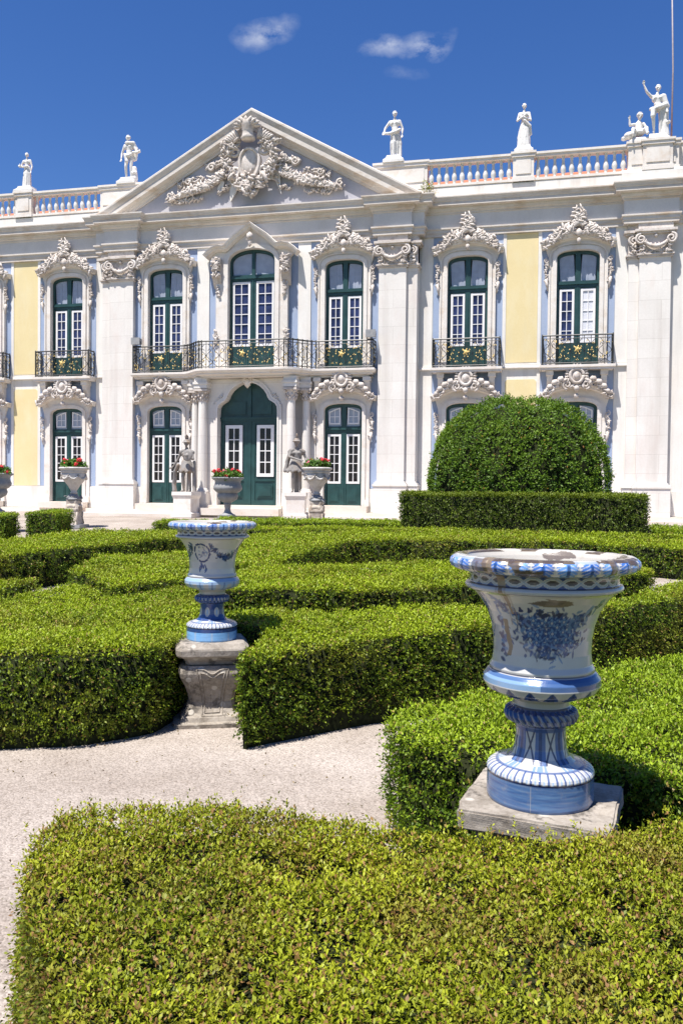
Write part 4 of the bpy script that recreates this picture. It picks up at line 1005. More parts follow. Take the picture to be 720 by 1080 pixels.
rnd = random.Random(12)
mb = MB(); v0 = PV + 0.12
sh = [(0.36 * math.sin(a) * (1.0 if math.cos(a) > 0 else (1 + 0.55 * math.cos(a))), 13.35 + (0.50 if math.cos(a) > 0 else 0.72) * math.cos(a)) for a in np.linspace(0, 2 * PI, 20, endpoint=False)]
mb.prism([(x - 0.05, z) for x, z in sh], v0, v0 + 0.16)
mb.ell((-0.05, -v0 - 0.15, 13.35), (0.25, 0.07, 0.48), lv=2); mb.tube([(-0.05 + 0.31 * math.sin(a), -v0 - 0.17, 13.33 + (0.50 if math.cos(a) > 0 else 0.62) * math.cos(a)) for a in np.linspace(0, 2 * PI, 25)], 0.055, 7)
for k in (-1, 1):                                        # scrolled frame, wings and crown supports
    scroll(mb, (-0.05 + k * 0.46, 13.75), 0.22, 1.5, PI / 2, -k, 0.075, v0 + 0.12); scroll(mb, (-0.05 + k * 0.44, 13.0), 0.2, 1.5, -PI / 2, k, 0.07, v0 + 0.12)
    for j in range(6): mb.ell((-0.05 + k * (0.52 + 0.05 * j), -v0 - 0.1, 14.05 + 0.13 * math.sin(j)), (0.07, 0.06, 0.20), Matrix.Rotation(k * (0.2 + 0.22 * j), 3, 'Y'))
    for j in range(6): mb.ell((-0.05 + k * (0.34 + 0.065 * j), -v0 - 0.16, 14.36 - 0.035 * j), (0.055, 0.05, 0.26 - 0.02 * j), Matrix.Rotation(k * (0.28 + 0.14 * j), 3, 'Y'))
    carve_line(mb, [(-0.05 + k * 0.42, -v0 - .1, 14.05), (-0.05 + k * 0.78, -v0 - .1, 13.7), (-0.05 + k * 0.66, -v0 - .1, 13.15), (-0.05 + k * 0.55, -v0 - .1, 12.9)], 0.085, 85, rnd, 0.13)
    carve_line(mb, [(-0.05 + k * 0.6, -v0 - .1, 14.12), (-0.05 + k * 0.95, -v0 - .1, 14.02)], 0.07, 14, rnd, 0.06)
carve_line(mb, [(-0.45, -v0 - .1, 12.72), (-0.05, -v0 - .1, 12.40), (0.35, -v0 - .1, 12.72)], 0.10, 80, rnd, 0.18); carve_line(mb, [(-0.05, -v0 - .1, 12.8), (-0.05, -v0 - .1, 12.3)], 0.10, 30, rnd, 0.2)
mb.lathe([(0.001, 14.12), (0.20, 14.12), (0.23, 14.2), (0.19, 14.28), (0.17, 14.45), (0.21, 14.66), (0.19, 14.80), (0.12, 14.88), (0.001, 14.9)], 16, (-0.05, -v0 - 0.18, 0))
for j in range(9):
    a = PI * j / 8; mb.ell((-0.05 + 0.27 * math.cos(a), -v0 - 0.2 - 0.1 * math.sin(a), 14.62 + 0.18 * math.sin(a)), (0.065, 0.08, 0.19), Matrix.Rotation(PI / 2 - a, 3, 'Y'))
mb.v = [((x + .05) * 1.16 - .05, y - 0.14 - max(0, z - 13.6) * 0.20, 13.35 + (z - 13.35) * (0.86 if z > 13.35 else 1.05)) for x, y, z in mb.v]
coat = fp('coat_of_arms', mb, 'carve', ped)
for sg in (-1, 1):
    mb = MB(); rnd = random.Random(20 + sg)
    pl = [(sg * 0.95 - 0.05, -v0 - 0.03, 13.12), (sg * 1.25, -v0 - 0.03, 12.95), (sg * 1.8, -v0 - 0.05, 12.66), (sg * 2.6, -v0 - 0.05, 12.46), (sg * 3.25, -v0 - 0.05, 12.26)]
    carve_line(mb, pl[:-1], 0.08, 170, rnd, 0.13); carve_line(mb, pl[1:], 0.065, 100, rnd, 0.10)
    mb.tube([(p[0], p[1] + 0.02, p[2]) for p in pl], [0.11, 0.15, 0.16, 0.13, 0.05], 8)
    for pth_, r_, n_ in (([(sg * 0.85, 13.35), (sg * 1.1, 13.52), (sg * 1.4, 13.40), (sg * 1.7, 13.36)], 0.075, 44), ([(sg * 1.9, 13.0), (sg * 2.2, 12.92), (sg * 2.5, 12.95), (sg * 2.85, 12.72)], 0.06, 40),
                         ([(sg * 0.8, 12.85), (sg * 1.0, 12.52), (sg * 1.35, 12.40)], 0.065, 34), ([(sg * 3.05, 12.20), (sg * 2.5, 12.22), (sg * 1.9, 12.28)], 0.06, 40)):
        carve_line(mb, [(x, -v0, z) for x, z in pth_], r_, n_, rnd, 0.075)
    scroll(mb, (sg * 1.55, 13.32), 0.15, 1.4, 0.3, -sg, 0.055, v0 + 0.06); scroll(mb, (sg * 2.45, 12.88), 0.13, 1.4, 0.3, -sg, 0.045, v0 + 0.05); scroll(mb, (sg * 3.15, 12.45), 0.13, 1.3, 1.0, sg, 0.045, v0 + 0.05)
    fp('festoon', mb, 'carve', ped)
    mb = MB(); c = -0.05
    if sg > 0: mb.prism([(c + 0.50, 13.05), (c + 1.02, 13.08), (c + 1.10, 12.2), (c + 0.86, 12.72), (c + 0.55, 12.78)], v0 + 0.0, v0 + 0.05)
    else: mb.prism([(c - 0.50, 12.98), (c - 0.95, 12.98), (c - 0.82, 12.72), (c - 0.80, 12.05), (c - 0.62, 12.32), (c - 0.48, 12.55)], v0 + 0.0, v0 + 0.05); mb.prism([(c - 1.15, 12.85), (c - 1.3, 12.55), (c - 1.1, 12.45), (c - 1.02, 12.8)], v0, v0 + 0.04)
    fp('marble_ribbon', mb, 'wall', ped)

# --- windows
def sash(mb, x0, x1, z0, z1, cols, rows, v0, v1, fr=0.075, mun=0.024, skip_frame=False):
    mb.fbox(x0, x0 + fr, v0, v1, z0, z1); mb.fbox(x1 - fr, x1, v0, v1, z0, z1); mb.fbox(x0 + fr, x1 - fr, v0, v1 - .002, z0, z0 + fr); mb.fbox(x0 + fr, x1 - fr, v0, v1 - .002, z1 - fr, z1)
    a, b, c, d = x0 + fr, x1 - fr, z0 + fr, z1 - fr
    for i in range(1, cols): x = a + (b - a) * i / cols; mb.fbox(x - mun / 2, x + mun / 2, v0, v1 - 0.008, c, d)
    for i in range(1, rows): z = c + (d - c) * i / rows; mb.fbox(a, b, v0, v1 - 0.012, z - mun / 2, z + mun / 2)
def glass(x0, x1, z0, z1, v): mb = MB(); mb.fbox(x0, x1, v - 0.01, v, z0, z1); return mb

def crest(kind, rnd):
    mb = MB()
    if kind == 'up':       # leaf sprays, shell and a tall knot
        for k in (-1, 1):
            arc = [(k * 0.22, -0.36, 10.42), (k * 0.55, -0.38, 10.36), (k * 0.85, -0.36, 10.14), (k * 1.06, -0.34, 9.93)]
            carve_line(mb, arc, 0.075, 95, rnd, 0.115); carve_line(mb, arc[:3], 0.07, 45, rnd, 0.15)
            scroll(mb, (k * 0.30, 10.45), 0.17, 1.4, PI / 2, -k, 0.055, 0.40); scroll(mb, (k * 0.82, 10.22), 0.14, 1.3, PI / 2, k, 0.045, 0.40)
            mb.tube([(k * 0.12, -0.42, 10.22), (k * 0.28, -0.44, 10.40), (k * 0.36, -0.42, 10.62)], [0.05, 0.06, 0.03], 6)
        for j in range(9): a = PI * (0.12 + 0.76 * j / 8); mb.ell((0.17 * math.cos(a), -0.44, 10.50 + 0.15 * math.sin(a)), (0.045, 0.06, 0.13), Matrix.Rotation(PI / 2 - a, 3, 'Y'))
        carve_line(mb, [(-0.12, -0.36, 10.7), (0.10, -0.36, 10.95), (-0.05, -0.36, 11.02)], 0.075, 46, rnd, 0.13)
        for j in range(7): a = PI * j / 6; mb.ell((0.18 * math.cos(a), -0.36, 10.90 + 0.13 * math.sin(a)), (0.05, 0.07, 0.09), Matrix.Rotation(PI / 2 - a, 3, 'Y'))
        mb.ell((0, -0.40, 10.30), (0.12, 0.12, 0.16)); mb.ell((0, -0.42, 10.05), (0.08, 0.08, 0.12))
    else:                  # round cartouche with leaf sprays
        for k in (-1, 1):
            arc = [(k * 0.30, -0.36, 5.50), (k * 0.6, -0.38, 5.40), (k * 0.85, -0.36, 5.20), (k * 1.06, -0.34, 4.98)]
            carve_line(mb, arc, 0.07, 60, rnd, 0.085)
            for j, (x, z, r_) in enumerate(((0.52, 5.52, 0.11), (0.70, 5.42, 0.11), (0.86, 5.28, 0.10), (0.98, 5.12, 0.08))): mb.ell((k * x, -0.42, z), (r_ * 1.2, r_, r_), Matrix.Rotation(k * 0.6, 3, 'Y'))
            scroll(mb, (k * 0.30, 5.34), 0.15, 1.4, -PI / 2, k, 0.05, 0.40)
        ring = [(0.21 * math.cos(a), -0.44, 5.64 + 0.24 * math.sin(a)) for a in np.linspace(0, 2 * PI, 25)]
        mb.tube(ring, 0.055, 7); mb.ell((0, -0.40, 5.64), (0.19, 0.07, 0.22), lv=2); mb.ell((0, -0.46, 5.64), (0.10, 0.06, 0.13), lv=2)
        for j in range(15): a = PI * (-0.15 + 1.3 * j / 14); mb.ell((0.31 * math.cos(a), -0.40, 5.66 + 0.33 * math.sin(a)), (0.05, 0.07, 0.085), Matrix.Rotation(PI / 2 - a, 3, 'Y'))
        mb.ell((0, -0.42, 5.22), (0.10, 0.10, 0.13)); carve_line(mb, [(-0.15, -0.38, 5.3), (0.15, -0.38, 5.3)], 0.06, 18, rnd, 0.06)
        mb.ell((0, -0.36, 4.98), (0.10, 0.09, 0.10))
    mb.v = [(x, y * (0.72 if kind == 'up' else 0.98), z + 0.03) for x, y, z in mb.v]
    return mb
def ears(mb, z, rnd, kk):
    for k in (kk,):
        carve_line(mb, [(k * 0.98, -0.14, z + 0.28), (k * 1.03, -0.14, z), (k * 0.99, -0.12, z - 0.45)], 0.05, 34, rnd, 0.035)
        scroll(mb, (k * 1.0, z + 0.30), 0.09, 1.3, PI / 2, -k, 0.03, 0.16); mb.tube([(k * 1.02, -0.14, z - 0.3), (k * 0.99, -0.15, z - 0.5), (k * 0.97, -0.12, z - 0.68)], [0.05, 0.045, 0.012], 6)

JOIN = ('door_frame', 'casement', 'pane', 'top_light', 'light_sash', 'light_bars')
def recess(w, d):
    for ch in w.children:
        if ch.name.split('.')[0] in JOIN: ch.location = (0, d, 0)
def make_window(level):
    hw = 0.68
    if level == 'up': z0, zs, za, t0, t1, c0, c1 = 6.05, 9.60, 9.84, 8.64, 8.86, 6.82, 8.60
    else: z0, zs, za, t0, t1, c0, c1 = 1.32, 4.63, 4.86, 3.86, 4.08, 2.08, 3.81
    inn = arch_pts(hw, zs, za, 16, z0); mid = arch_pts(hw + 0.13, zs + 0.02, za + 0.13, 16, z0); out = arch_pts(hw + 0.27, zs + 0.03, za + 0.24, 16, z0)
    mb = MB(); mb.band(inn, mid, -0.40, 0.145); mb.band(mid, out, -0.05, 0.10)
    if level == 'up': mb.band(arch_pts(hw + 0.20, zs + .02, za + 0.18, 16, z0), arch_pts(hw + 0.255, zs + .02, za + 0.225, 16, z0), 0.05, 0.135)
    for k in (-1, 1): mb.fbox(k * 0.83 - 0.13, k * 0.83 + 0.13, 0, 0.165, z0 - 0.02, z0 + 0.20)
    win = fp('window', mb, 'hood')
    # hood
    ze, zap = (9.90, 10.17) if level == 'up' else (4.95, 5.27)
    path = [(-1.16, ze - 0.03), (-1.08, ze - 0.01)] + [(x, ze + (zap - ze) * (1 - (abs(x) / 1.0) ** 1.9) ** 0.85 if abs(x) < 1 else ze) for x in np.linspace(-0.97, 0.97, 17)] + [(1.08, ze - 0.01), (1.16, ze - 0.03)]
    mb = MB(); mb.sweep(path, [(0, 0), (0, 0.15), (0.03, 0.17), (0.04, 0.265), (0.10, 0.28), (0.115, 0.32), (0.16, 0.335), (0.17, 0.29), (0.19, 0)])
    lo = arch_pts(hw + 0.27, zs + 0.03, za + 0.24, 16); hi = [(x * 1.1, ze + (zap - ze) * max(0, 1 - (abs(x * 1.1) / 1.0) ** 1.9) ** 0.85 + 0.02) if abs(x * 1.1) < 1 else (x * 1.1, ze + 0.02) for x, z in lo]
    mb.band(lo, hi, 0, 0.11)
    fp('hood', mb, 'hood', win)
    rnd = random.Random(77 if level == 'up' else 78)
    fp('crest_carving', crest(level, rnd), 'carve', win)
    for k in (-1, 1): mb = MB(); ears(mb, (9.2 if level == 'up' else 4.15), rnd, k); fp('side_carving', mb, 'carve', win)
    # green joinery
    mb = MB(); fr = 0.085
    mb.band(arch_pts(hw - fr, zs - 0.02, za - 0.10, 16, z0), inn, -0.04, 0.075)
    mb.fbox(-hw + fr, hw - fr, -0.03, 0.07, t0, t1); mb.fbox(-hw + .03, hw - .03, 0.07, 0.11, t0 + 0.10, t0 + 0.17)
    mb.fbox(-0.085, 0.085, -0.03, 0.066, t1, za - 0.08); mb.fbox(-0.09, 0.09, -0.03, 0.068, z0, t0)
    zp = c0 - 0.02
    for k in (-1, 1):
        mb.fbox(min(k * .09, k * .58), max(k * .09, k * .58), -0.03, 0.045, z0, zp)
        a, b = (0.15, 0.52) if k > 0 else (-0.52, -0.15)
        mb.fbox(a, b, 0.045, 0.06, z0 + 0.10, zp - 0.12); mb.fbox(a + 0.05, b - 0.05, 0.06, 0.075, z0 + 0.15, zp - 0.17)
        mb.fbox(min(k * .09, k * .58), max(k * .09, k * .58), -0.03, 0.045, c1, t0)
    mb.fbox(-0.022, 0.022, 0.068, 0.085, z0, t0)
    fp('door_frame', mb, 'green', win)
    for k in (-1, 1):
        a, b = (0.10, 0.575) if k > 0 else (-0.575, -0.10)
        mb = MB(); sash(mb, a, b, c0, c1, 2, 5, -0.02, 0.052); cs = fp('casement', mb, 'white_paint', win)
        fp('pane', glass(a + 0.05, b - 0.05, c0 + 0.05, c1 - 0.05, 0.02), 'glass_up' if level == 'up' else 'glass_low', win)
        # arched top light
        poly = [(x, z) for x, z in arch_pts(hw - fr - 0.005, zs - 0.02, za - 0.11, 24) if 0.085 < x * k < 0.6]
        poly = [(k * 0.086, t1 + 0.0), (k * 0.56, t1 + 0.0)] + sorted(poly, key=lambda p: -abs(p[0]))
        mb = MB(); mb.prism(poly, -0.02, 0.02); fp('top_light', mb, 'fan', win)
        mb = MB(); zt = zs + 0.02
        if level == 'up':
            mb.fbox(k * 0.32 - 0.008, k * 0.32 + 0.008, 0.02, 0.03, t1 + 0.06, zt); mb.fbox(a + .03, b - .03, 0.02, 0.028, t1 + 0.46, t1 + 0.475)
            fp('light_bars', mb, 'fan', win)
        else:
            q = [(k * 0.125, t1 + 0.07), (k * 0.545, t1 + 0.07), (k * 0.545, zt - 0.06), (k * 0.34, zt + 0.03), (k * 0.125, zt + 0.09)]
            cx_ = sum(p[0] for p in q) / 5; cz_ = sum(p[1] for p in q) / 5
            inn_q = [(cx_ + (x - cx_) * 0.76, cz_ + (z - cz_) * 0.82) for x, z in q]
            mb.band(q + [q[0]], inn_q + [inn_q[0]], 0.015, 0.05)
            mb.fbox(k * 0.335 - 0.012, k * 0.335 + 0.012, 0.015, 0.04, t1 + 0.1, zt); mb.fbox(min(k * .15, k * .52), max(k * .15, k * .52), 0.015, 0.038, t1 + 0.33, t1 + 0.352)
            fp('light_sash', mb, 'white_paint', win)
            # dark wood round the small sash
    if level != 'up':
        mb = MB(); mb.fbox(-0.66, 0.66, -0.4, 0.2, 1.09, 1.318); mb.fbox(-0.95, 0.95, 0.2, 0.55, 1.083, 1.30); fp('door_step', mb, 'step', win)
    recess(win, 0.13)
    return win
wu = make_window('up'); wl = make_window('low')
places = [(-7.53, 0), (-11.13, 0), (7.53, 0), (11.13, 0), (15.75, 0), (-3.33, PV), (3.33, PV)]
wins = {}
for i, (c, v) in enumerate(places):
    for kind, proto in (('up', wu), ('low', wl)):
        o = proto if i == 0 else copy_tree(proto, palace)
        o.location = (c, -v, -GB); wins[(kind, c)] = o
# a white curtain is drawn behind one leaf of the right upper window
for ch in wins[('up', 11.13)].children:
    if ch.name.startswith('pane') and sum(v.co.x for v in ch.data.vertices) > 0:
        ch.data = ch.data.copy(); ch.data.materials.clear(); ch.data.materials.append(M['curtain']); ch['label'] = 'pane with white curtain drawn behind it'

# --- ironwork
def railing(path, z0, z1, root, seed=1, step=0.21, gold_at=None):
    """path: (s, v) polyline"""
    pts = [Vector(p) for p in path]; L = [0]
    for a, b in zip(pts[:-1], pts[1:]): L.append(L[-1] + (b - a).length)
    def at(d):
        i = max(j for j in range(len(L) - 1) if L[j] <= d + 1e-9); t = (d - L[i]) / max(1e-9, L[i + 1] - L[i]); p = pts[i].lerp(pts[i + 1], t); return p, (pts[i + 1] - pts[i]).normalized()
    iron, gold = MB(), MB()
    P3 = lambda p, z: (p.x, -p.y, z)
    iron.tube([P3(p, z1) for p in pts], 0.026, 6, False); iron.tube([P3(p, z1 - 0.10) for p in pts], 0.012, 5, False); iron.tube([P3(p, z0 + 0.05) for p in pts], 0.018, 5, False)
    for p in pts: iron.tube([P3(p, z0), P3(p, z1 + 0.04)], 0.022, 6, False)
    n = max(2, int(L[-1] / step)); rnd = random.Random(seed); zm = (z0 + z1) / 2
    for i in range(n):
        d0 = L[-1] * i / n; d1 = L[-1] * (i + 1) / n; p0, _ = at(d0); p1, _ = at(min(d1, L[-1] - 1e-6)); w = p1 - p0
        if i: iron.tube([P3(p0, z0), P3(p0, z1)], 0.011, 5, False)
        k = 1 if i % 2 else -1
        def curve(f): return [P3(p0 + w * (0.5 + k * x), z) for x, z in f]
        H = z1 - 0.1 - z0 - 0.05; zb = z0 + 0.05
        iron.tube(curve([(0.42 * math.cos(a) * (1 - 0.25 * t), zb + H * (0.5 + 0.48 * t)) for t, a in [(tt, tt * 5.2) for tt in np.linspace(-1, 1, 17)]]), 0.010, 5, False)
        iron.tube(curve([(-0.30 * math.cos(a), zb + H * (0.5 + 0.30 * math.sin(a))) for a in np.linspace(-2.4, 2.4, 12)]), 0.009, 5, False)
        for j in range(5):
            q = p0 + w * rnd.uniform(0.1, 0.9); gold.ell(P3(q, zb + H * rnd.uniform(0.1, 0.98)), (0.02, 0.014, 0.032), Matrix.Rotation(rnd.uniform(-1, 1), 3, 'Y'))
    def sun(s, v):
        for j in range(10):
            a = 2 * PI * j / 10; l = 0.075 if j % 2 else 0.125
            gold.ell((s + 0.5 * l * math.cos(a), -v - 0.02, zm + 0.02 + 0.5 * l * 1.15 * math.sin(a)), (l * 0.55, 0.02, 0.024), Matrix.Rotation(-a, 3, 'Y'))
        gold.ell((s, -v - 0.03, zm + 0.02), (0.042, 0.025, 0.05), lv=2)
        for (dx, dz) in ((-0.5, 0.2), (0.5, 0.2), (-0.45, -0.02), (0.45, -0.02), (-0.3, 0.28), (0.3, 0.28), (-0.55, -0.25), (0.55, -0.25), (-0.3, -0.3), (0.3, -0.3), (0, -0.33), (-.62, .05), (.62, .05)):
            for a in (0.3, -0.3, 0): gold.ell((s + dx + a * 0.09, -v - 0.02, zm + dz + (0.03 if a == 0 else 0)), (0.010, 0.010, 0.026), Matrix.Rotation(a * 3, 3, 'Y'))
    for (s, v) in (gold_at or []): sun(s, v)
    fp('railing', iron, 'iron', root); fp('gilding', gold, 'gold', root)

def make_balcony():
    mb = MB(); pth = [(-1.15, 0), (-1.15, 0.46), (1.15, 0.46), (1.15, 0)]
    run(mb, [(0.0, 5.86), (0.02, 5.86), (0.02, 5.92), (0.05, 5.94), (0.05, 6.02), (-0.02, 6.03)], pth)
    mb.fbox(-1.13, 1.13, 0, 0.44, 5.865, 6.025)
    b = fp('balcony', mb, 'hood')
    for k in (-1, 1):
        mb = MB(); mb.fbox(k * 0.86 - 0.12, k * 0.86 + 0.12, 0, 0.37, 5.70, 5.858)
        mb.add([(k * 0.86 + a, y, z) for a in (-0.09, 0.09) for (y, z) in ((0, 5.70), (-0.33, 5.70), (-0.27, 5.52), (-0.18, 5.40), (-0.11, 5.22), (0, 5.12))], [(0, 1, 2, 3, 4, 5), (11, 10, 9, 8, 7, 6)] + [(i, i + 6, (i + 1) % 6 + 6, (i + 1) % 6) for i in range(6)])
        fp('console', mb, 'hood', b)
    railing([(-1.11, 0.05), (-1.11, 0.44), (1.11, 0.44), (1.11, 0.05)], 6.03, 6.98, b, 3, 0.2, [(0, 0.44)])
    return b
b0 = make_balcony()
for i, c in enumerate((-7.53, -11.13, 7.53, 11.13, 15.75)):
    o = b0 if i == 0 else copy_tree(b0, palace)
    o.location = (c, 0, -GB)

# the long central balcony, bowed over the portal
CB = [(-4.46, PV), (-4.46, 0.84), (-2.45, 0.84)] + [(-2.45 + 0.95 * t, 0.84 + 0.68 * (3 * t * t - 2 * t ** 3)) for t in np.linspace(0.15, 1, 7)]
CB = CB + [(-x, v) for x, v in reversed(CB)]
mb = MB(); run(mb, [(-0.3, 5.74), (-0.22, 5.74), (-0.2, 5.80), (-0.06, 5.83), (-0.06, 5.88), (0.0, 5.90), (0.04, 5.95), (0.04, 6.02), (-0.03, 6.03)], CB)
top_ = [(x, v - 0.05) for x, v in CB]; n = len(top_)
mb.add([(x, -v, 6.028) for x, v in CB] + [(x * 0.985, -(v - 0.2 if v > 0.5 else v), 5.745) for x, v in CB], [tuple(range(n))[::-1], tuple(range(n, 2 * n))])
cb = fp('balcony', mb, 'hood'); cb['label'] = 'long bowed central balcony over the portal'
railing([(x * 0.995, v - 0.04) for x, v in CB], 6.03, 6.97, cb, 9, 0.24, [(-3.33, 0.80), (0, 1.48), (3.33, 0.80)])
for c in (-4.2, -2.45, 2.45, 4.2):
    mb = MB(); mb.fbox(c - 0.13, c + 0.13, PV, 0.74, 5.60, 5.735)
    mb.add([(c + a, y, z) for a in (-0.1, 0.1) for (y, z) in ((-PV, 5.6), (-0.70, 5.6), (-0.64, 5.42), (-0.55, 5.30), (-0.5, 5.12), (-PV, 5.02))], [(0, 1, 2, 3, 4, 5), (11, 10, 9, 8, 7, 6)] + [(i, i + 6, (i + 1) % 6 + 6, (i + 1) % 6) for i in range(6)])
    fp('console', mb, 'hood', cb)

# --- the central upper window with its ogee hood
def central_window():
    hw, z0, zs, za = 0.87, 6.03, 9.86, 10.36
    def arc(h, zs_, za_, n=20, z0_=z0):
        p = [(-h, z0_)]
        for i in range(n + 1): a = PI * (1 - i / n); p.append((h * math.cos(a), zs_ + (za_ - zs_) * math.sin(a) ** 0.8))
        return p + [(h, z0_)]
    inn, mid, out = arc(hw, zs, za), arc(hw + 0.16, zs + 0.02, za + 0.15), arc(hw + 0.46, zs + 0.02, za + 0.40)
    mb = MB(); mb.band(inn, mid, -0.50, 0.17); mb.band(mid, out, -0.05, 0.12)
    w = fp('window', mb, 'hood'); w['label'] = 'tall central window under an ogee hood'
    path = [(-1.62, 10.02), (-1.52, 10.12), (-1.36, 10.24), (-1.16, 10.29), (-1.0, 10.26), (-0.86, 10.30), (-0.70, 10.46), (-0.52, 10.63), (-0.30, 10.78), (-0.12, 10.90), (0, 11.03)]
    path = path + [(-x, z) for x, z in reversed(path[:-1])]
    mb = MB(); mb.sweep(path, [(0, 0), (0, 0.18), (0.03, 0.21), (0.05, 0.31), (0.11, 0.34), (0.13, 0.38), (0.18, 0.40), (0.20, 0.34), (0.21, 0)])
    lo = [(x, z) for x, z in arc(hw + 0.40, zs + 0.02, za + 0.36)[1:-1]]
    hi = []
    for x, z in lo:
        q = x * 1.22
        for a, b in zip(path[:-1], path[1:]):
            if a[0] <= q <= b[0]: hi.append((q, a[1] + (b[1] - a[1]) * (q - a[0]) / (b[0] - a[0]) + 0.03)); break
    if len(hi) == len(lo): mb.band(lo, hi, -0.02, 0.115)
    fp('hood', mb, 'hood', w)
    mb = MB(); rnd = random.Random(5)
    for k in (-1, 1):
        mb.add([(k * 1.27 + a, y, z) for a in (-0.16, 0.16) for (y, z) in ((0, 10.02), (-0.46, 10.02), (-0.44, 9.82), (-0.30, 9.62), (-0.36, 9.42), (-0.22, 9.2), (0, 9.02))], [tuple(range(7)), tuple(range(13, 6, -1))] + [(i, i + 7, (i + 1) % 7 + 7, (i + 1) % 7) for i in range(7)])
        carve_line(mb, [(k * 1.27, -0.44, 9.9), (k * 1.27, -0.36, 9.45)], 0.075, 46, rnd, 0.12); carve_line(mb, [(k * 1.25, -0.22, 9.1), (k * 1.22, -0.2, 8.7)], 0.05, 26, rnd, 0.045)
        carve_line(mb, [(k * 1.33, -0.2, 6.95), (k * 1.30, -0.2, 7.5)], 0.06, 22, rnd, 0.06)
    mb.ell((0, -0.5, 10.72), (0.13, 0.09, 0.15)); mb.ell((0, -0.45, 10.5), (0.08, 0.08, 0.16)); carve_line(mb, [(0, -0.45, 10.75), (0, -0.42, 10.4)], 0.05, 20, rnd, 0.06)
    mb.v = [(x, y * 0.72, z) for x, y, z in mb.v]
    fp('crest_carving', mb, 'carve', w)
    mb = MB(); t0, t1, c0, c1 = 9.30, 9.48, 6.95, 9.24; fr = 0.09
    mb.band(arc(hw - fr, zs - 0.0, za - 0.10), inn, -0.04, 0.085); mb.fbox(-hw + fr, hw - fr, -0.03, 0.08, t0, t1); mb.fbox(-hw + .03, hw - .03, .08, .12, t0 + .04, t0 + .10)
    mb.fbox(-0.06, 0.06, -0.03, 0.07, t1, za - 0.08); mb.fbox(-0.10, 0.10, -0.03, 0.075, z0, t0); mb.fbox(-0.02, 0.02, 0.075, 0.095, z0, t0)
    for k in (-1, 1):
        mb.fbox(min(k * .1, k * .78), max(k * .1, k * .78), -0.03, 0.05, z0, c0 - .02); mb.fbox(min(k * .2, k * .62), max(k * .2, k * .62), 0.05, 0.07, z0 + .12, c0 - .2); mb.fbox(min(k * .1, k * .78), max(k * .1, k * .78), -0.03, 0.05, c1, t0)
    fp('door_frame', mb, 'green', w)
    for k in (-1, 1):
        a, b = (0.11, 0.775) if k > 0 else (-0.775, -0.11)
        mb = MB(); sash(mb, a, b, c0, c1, 2, 6, -0.02, 0.06, 0.08, 0.026); fp('casement', mb, 'white_paint', w)
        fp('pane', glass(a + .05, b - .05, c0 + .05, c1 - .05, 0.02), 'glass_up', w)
        poly = [(k * 0.055, t1)] + [(k * 0.76, t1)] + sorted([(x, z) for x, z in arc(hw - fr - .005, zs, za - .11, 30)[1:-1] if 0.055 < x * k], key=lambda p: -abs(p[0]))
        mb = MB(); mb.prism(poly, -0.02, 0.02); fp('top_light', mb, 'fan', w)
    recess(w, 0.15)
    w.location = (0, -(PV + 0.12), -GB)
    return w
central_window()

# --- portal with paired columns
DV = 0.60
DOOR = [(1.10, 1.28), (1.10, 4.60), (1.085, 4.74), (1.02, 4.84), (0.92, 4.905), (0.82, 4.96), (0.75, 5.06), (0.70, 5.19), (0.60, 5.33), (0.46, 5.45), (0.30, 5.54), (0.15, 5.59), (0, 5.605)]
DOOR = [(-x, z) for x, z in DOOR] + list(reversed(DOOR[:-1]))
mb = MB()
outp = []
for x, z in DOOR: outp.append((math.copysign(1.52, x) if abs(x) > 0.82 else x * 1.6, min(z, 5.72) if abs(x) > 1.06 else 5.73))
mb.band(DOOR, outp, 0.30, 0.88)
grow = []
for i, p in enumerate(DOOR):
    a, b = DOOR[max(0, i - 1)], DOOR[min(len(DOOR) - 1, i + 1)]; t = Vector((b[0] - a[0], b[1] - a[1])).normalized(); grow.append((p[0] - t.y * 0.15, p[1] + t.x * 0.15))
mb.band(DOOR, grow, 0.881, 0.94)
grow2 = [(DOOR[i][0] + (g_[0] - DOOR[i][0]) * 0.35, DOOR[i][1] + (g_[1] - DOOR[i][1]) * 0.35) for i, g_ in enumerate(grow)]
mb.band(DOOR, grow2, 0.941, 0.97)
mb.fbox(-2.4, -1.45, PV - 0.05, 0.5, 5.30, 5.74); mb.fbox(1.45, 2.4, PV - 0.05, 0.5, 5.30, 5.74)
for sg in (-1, 1):
    for (c, v, w) in ((1.63, 1.02, 0.24), (2.06, 0.63, 0.2)):
        mb.fbox(sg * c - w, sg * c + w, PV, v + w, 5.38, 5.52); mb.fbox(sg * c - w * 1.12, sg * c + w * 1.12, PV, v + w * 1.12, 5.52, 5.60); mb.fbox(sg * c - w * 0.95, sg * c + w * 0.95, PV, v + w * 0.9, 5.60, 5.75)
    mb.fbox(min(sg * 1.38, sg * 2.35), max(sg * 1.38, sg * 2.35), PV, 0.41, 1.0, 5.3)
portal = fp('portal', mb, 'ashlar')
mb = MB(); rnd = random.Random(8)
mb.ell((0, -0.92, 5.58), (0.13, 0.10, 0.20)); scroll(mb, (-0.06, 5.64), 0.1, 1.2, PI / 2, 1, 0.04, 0.95); scroll(mb, (0.06, 5.64), 0.1, 1.2, PI / 2, -1, 0.04, 0.95)
for sg in (-1, 1): carve_line(mb, [(sg * 1.2, -0.86, 4.75), (sg * 1.05, -0.88, 5.0), (sg * 0.92, -0.88, 5.16)], 0.05, 22, rnd, 0.05)
fp('keystone_carving', mb, 'hood', portal)
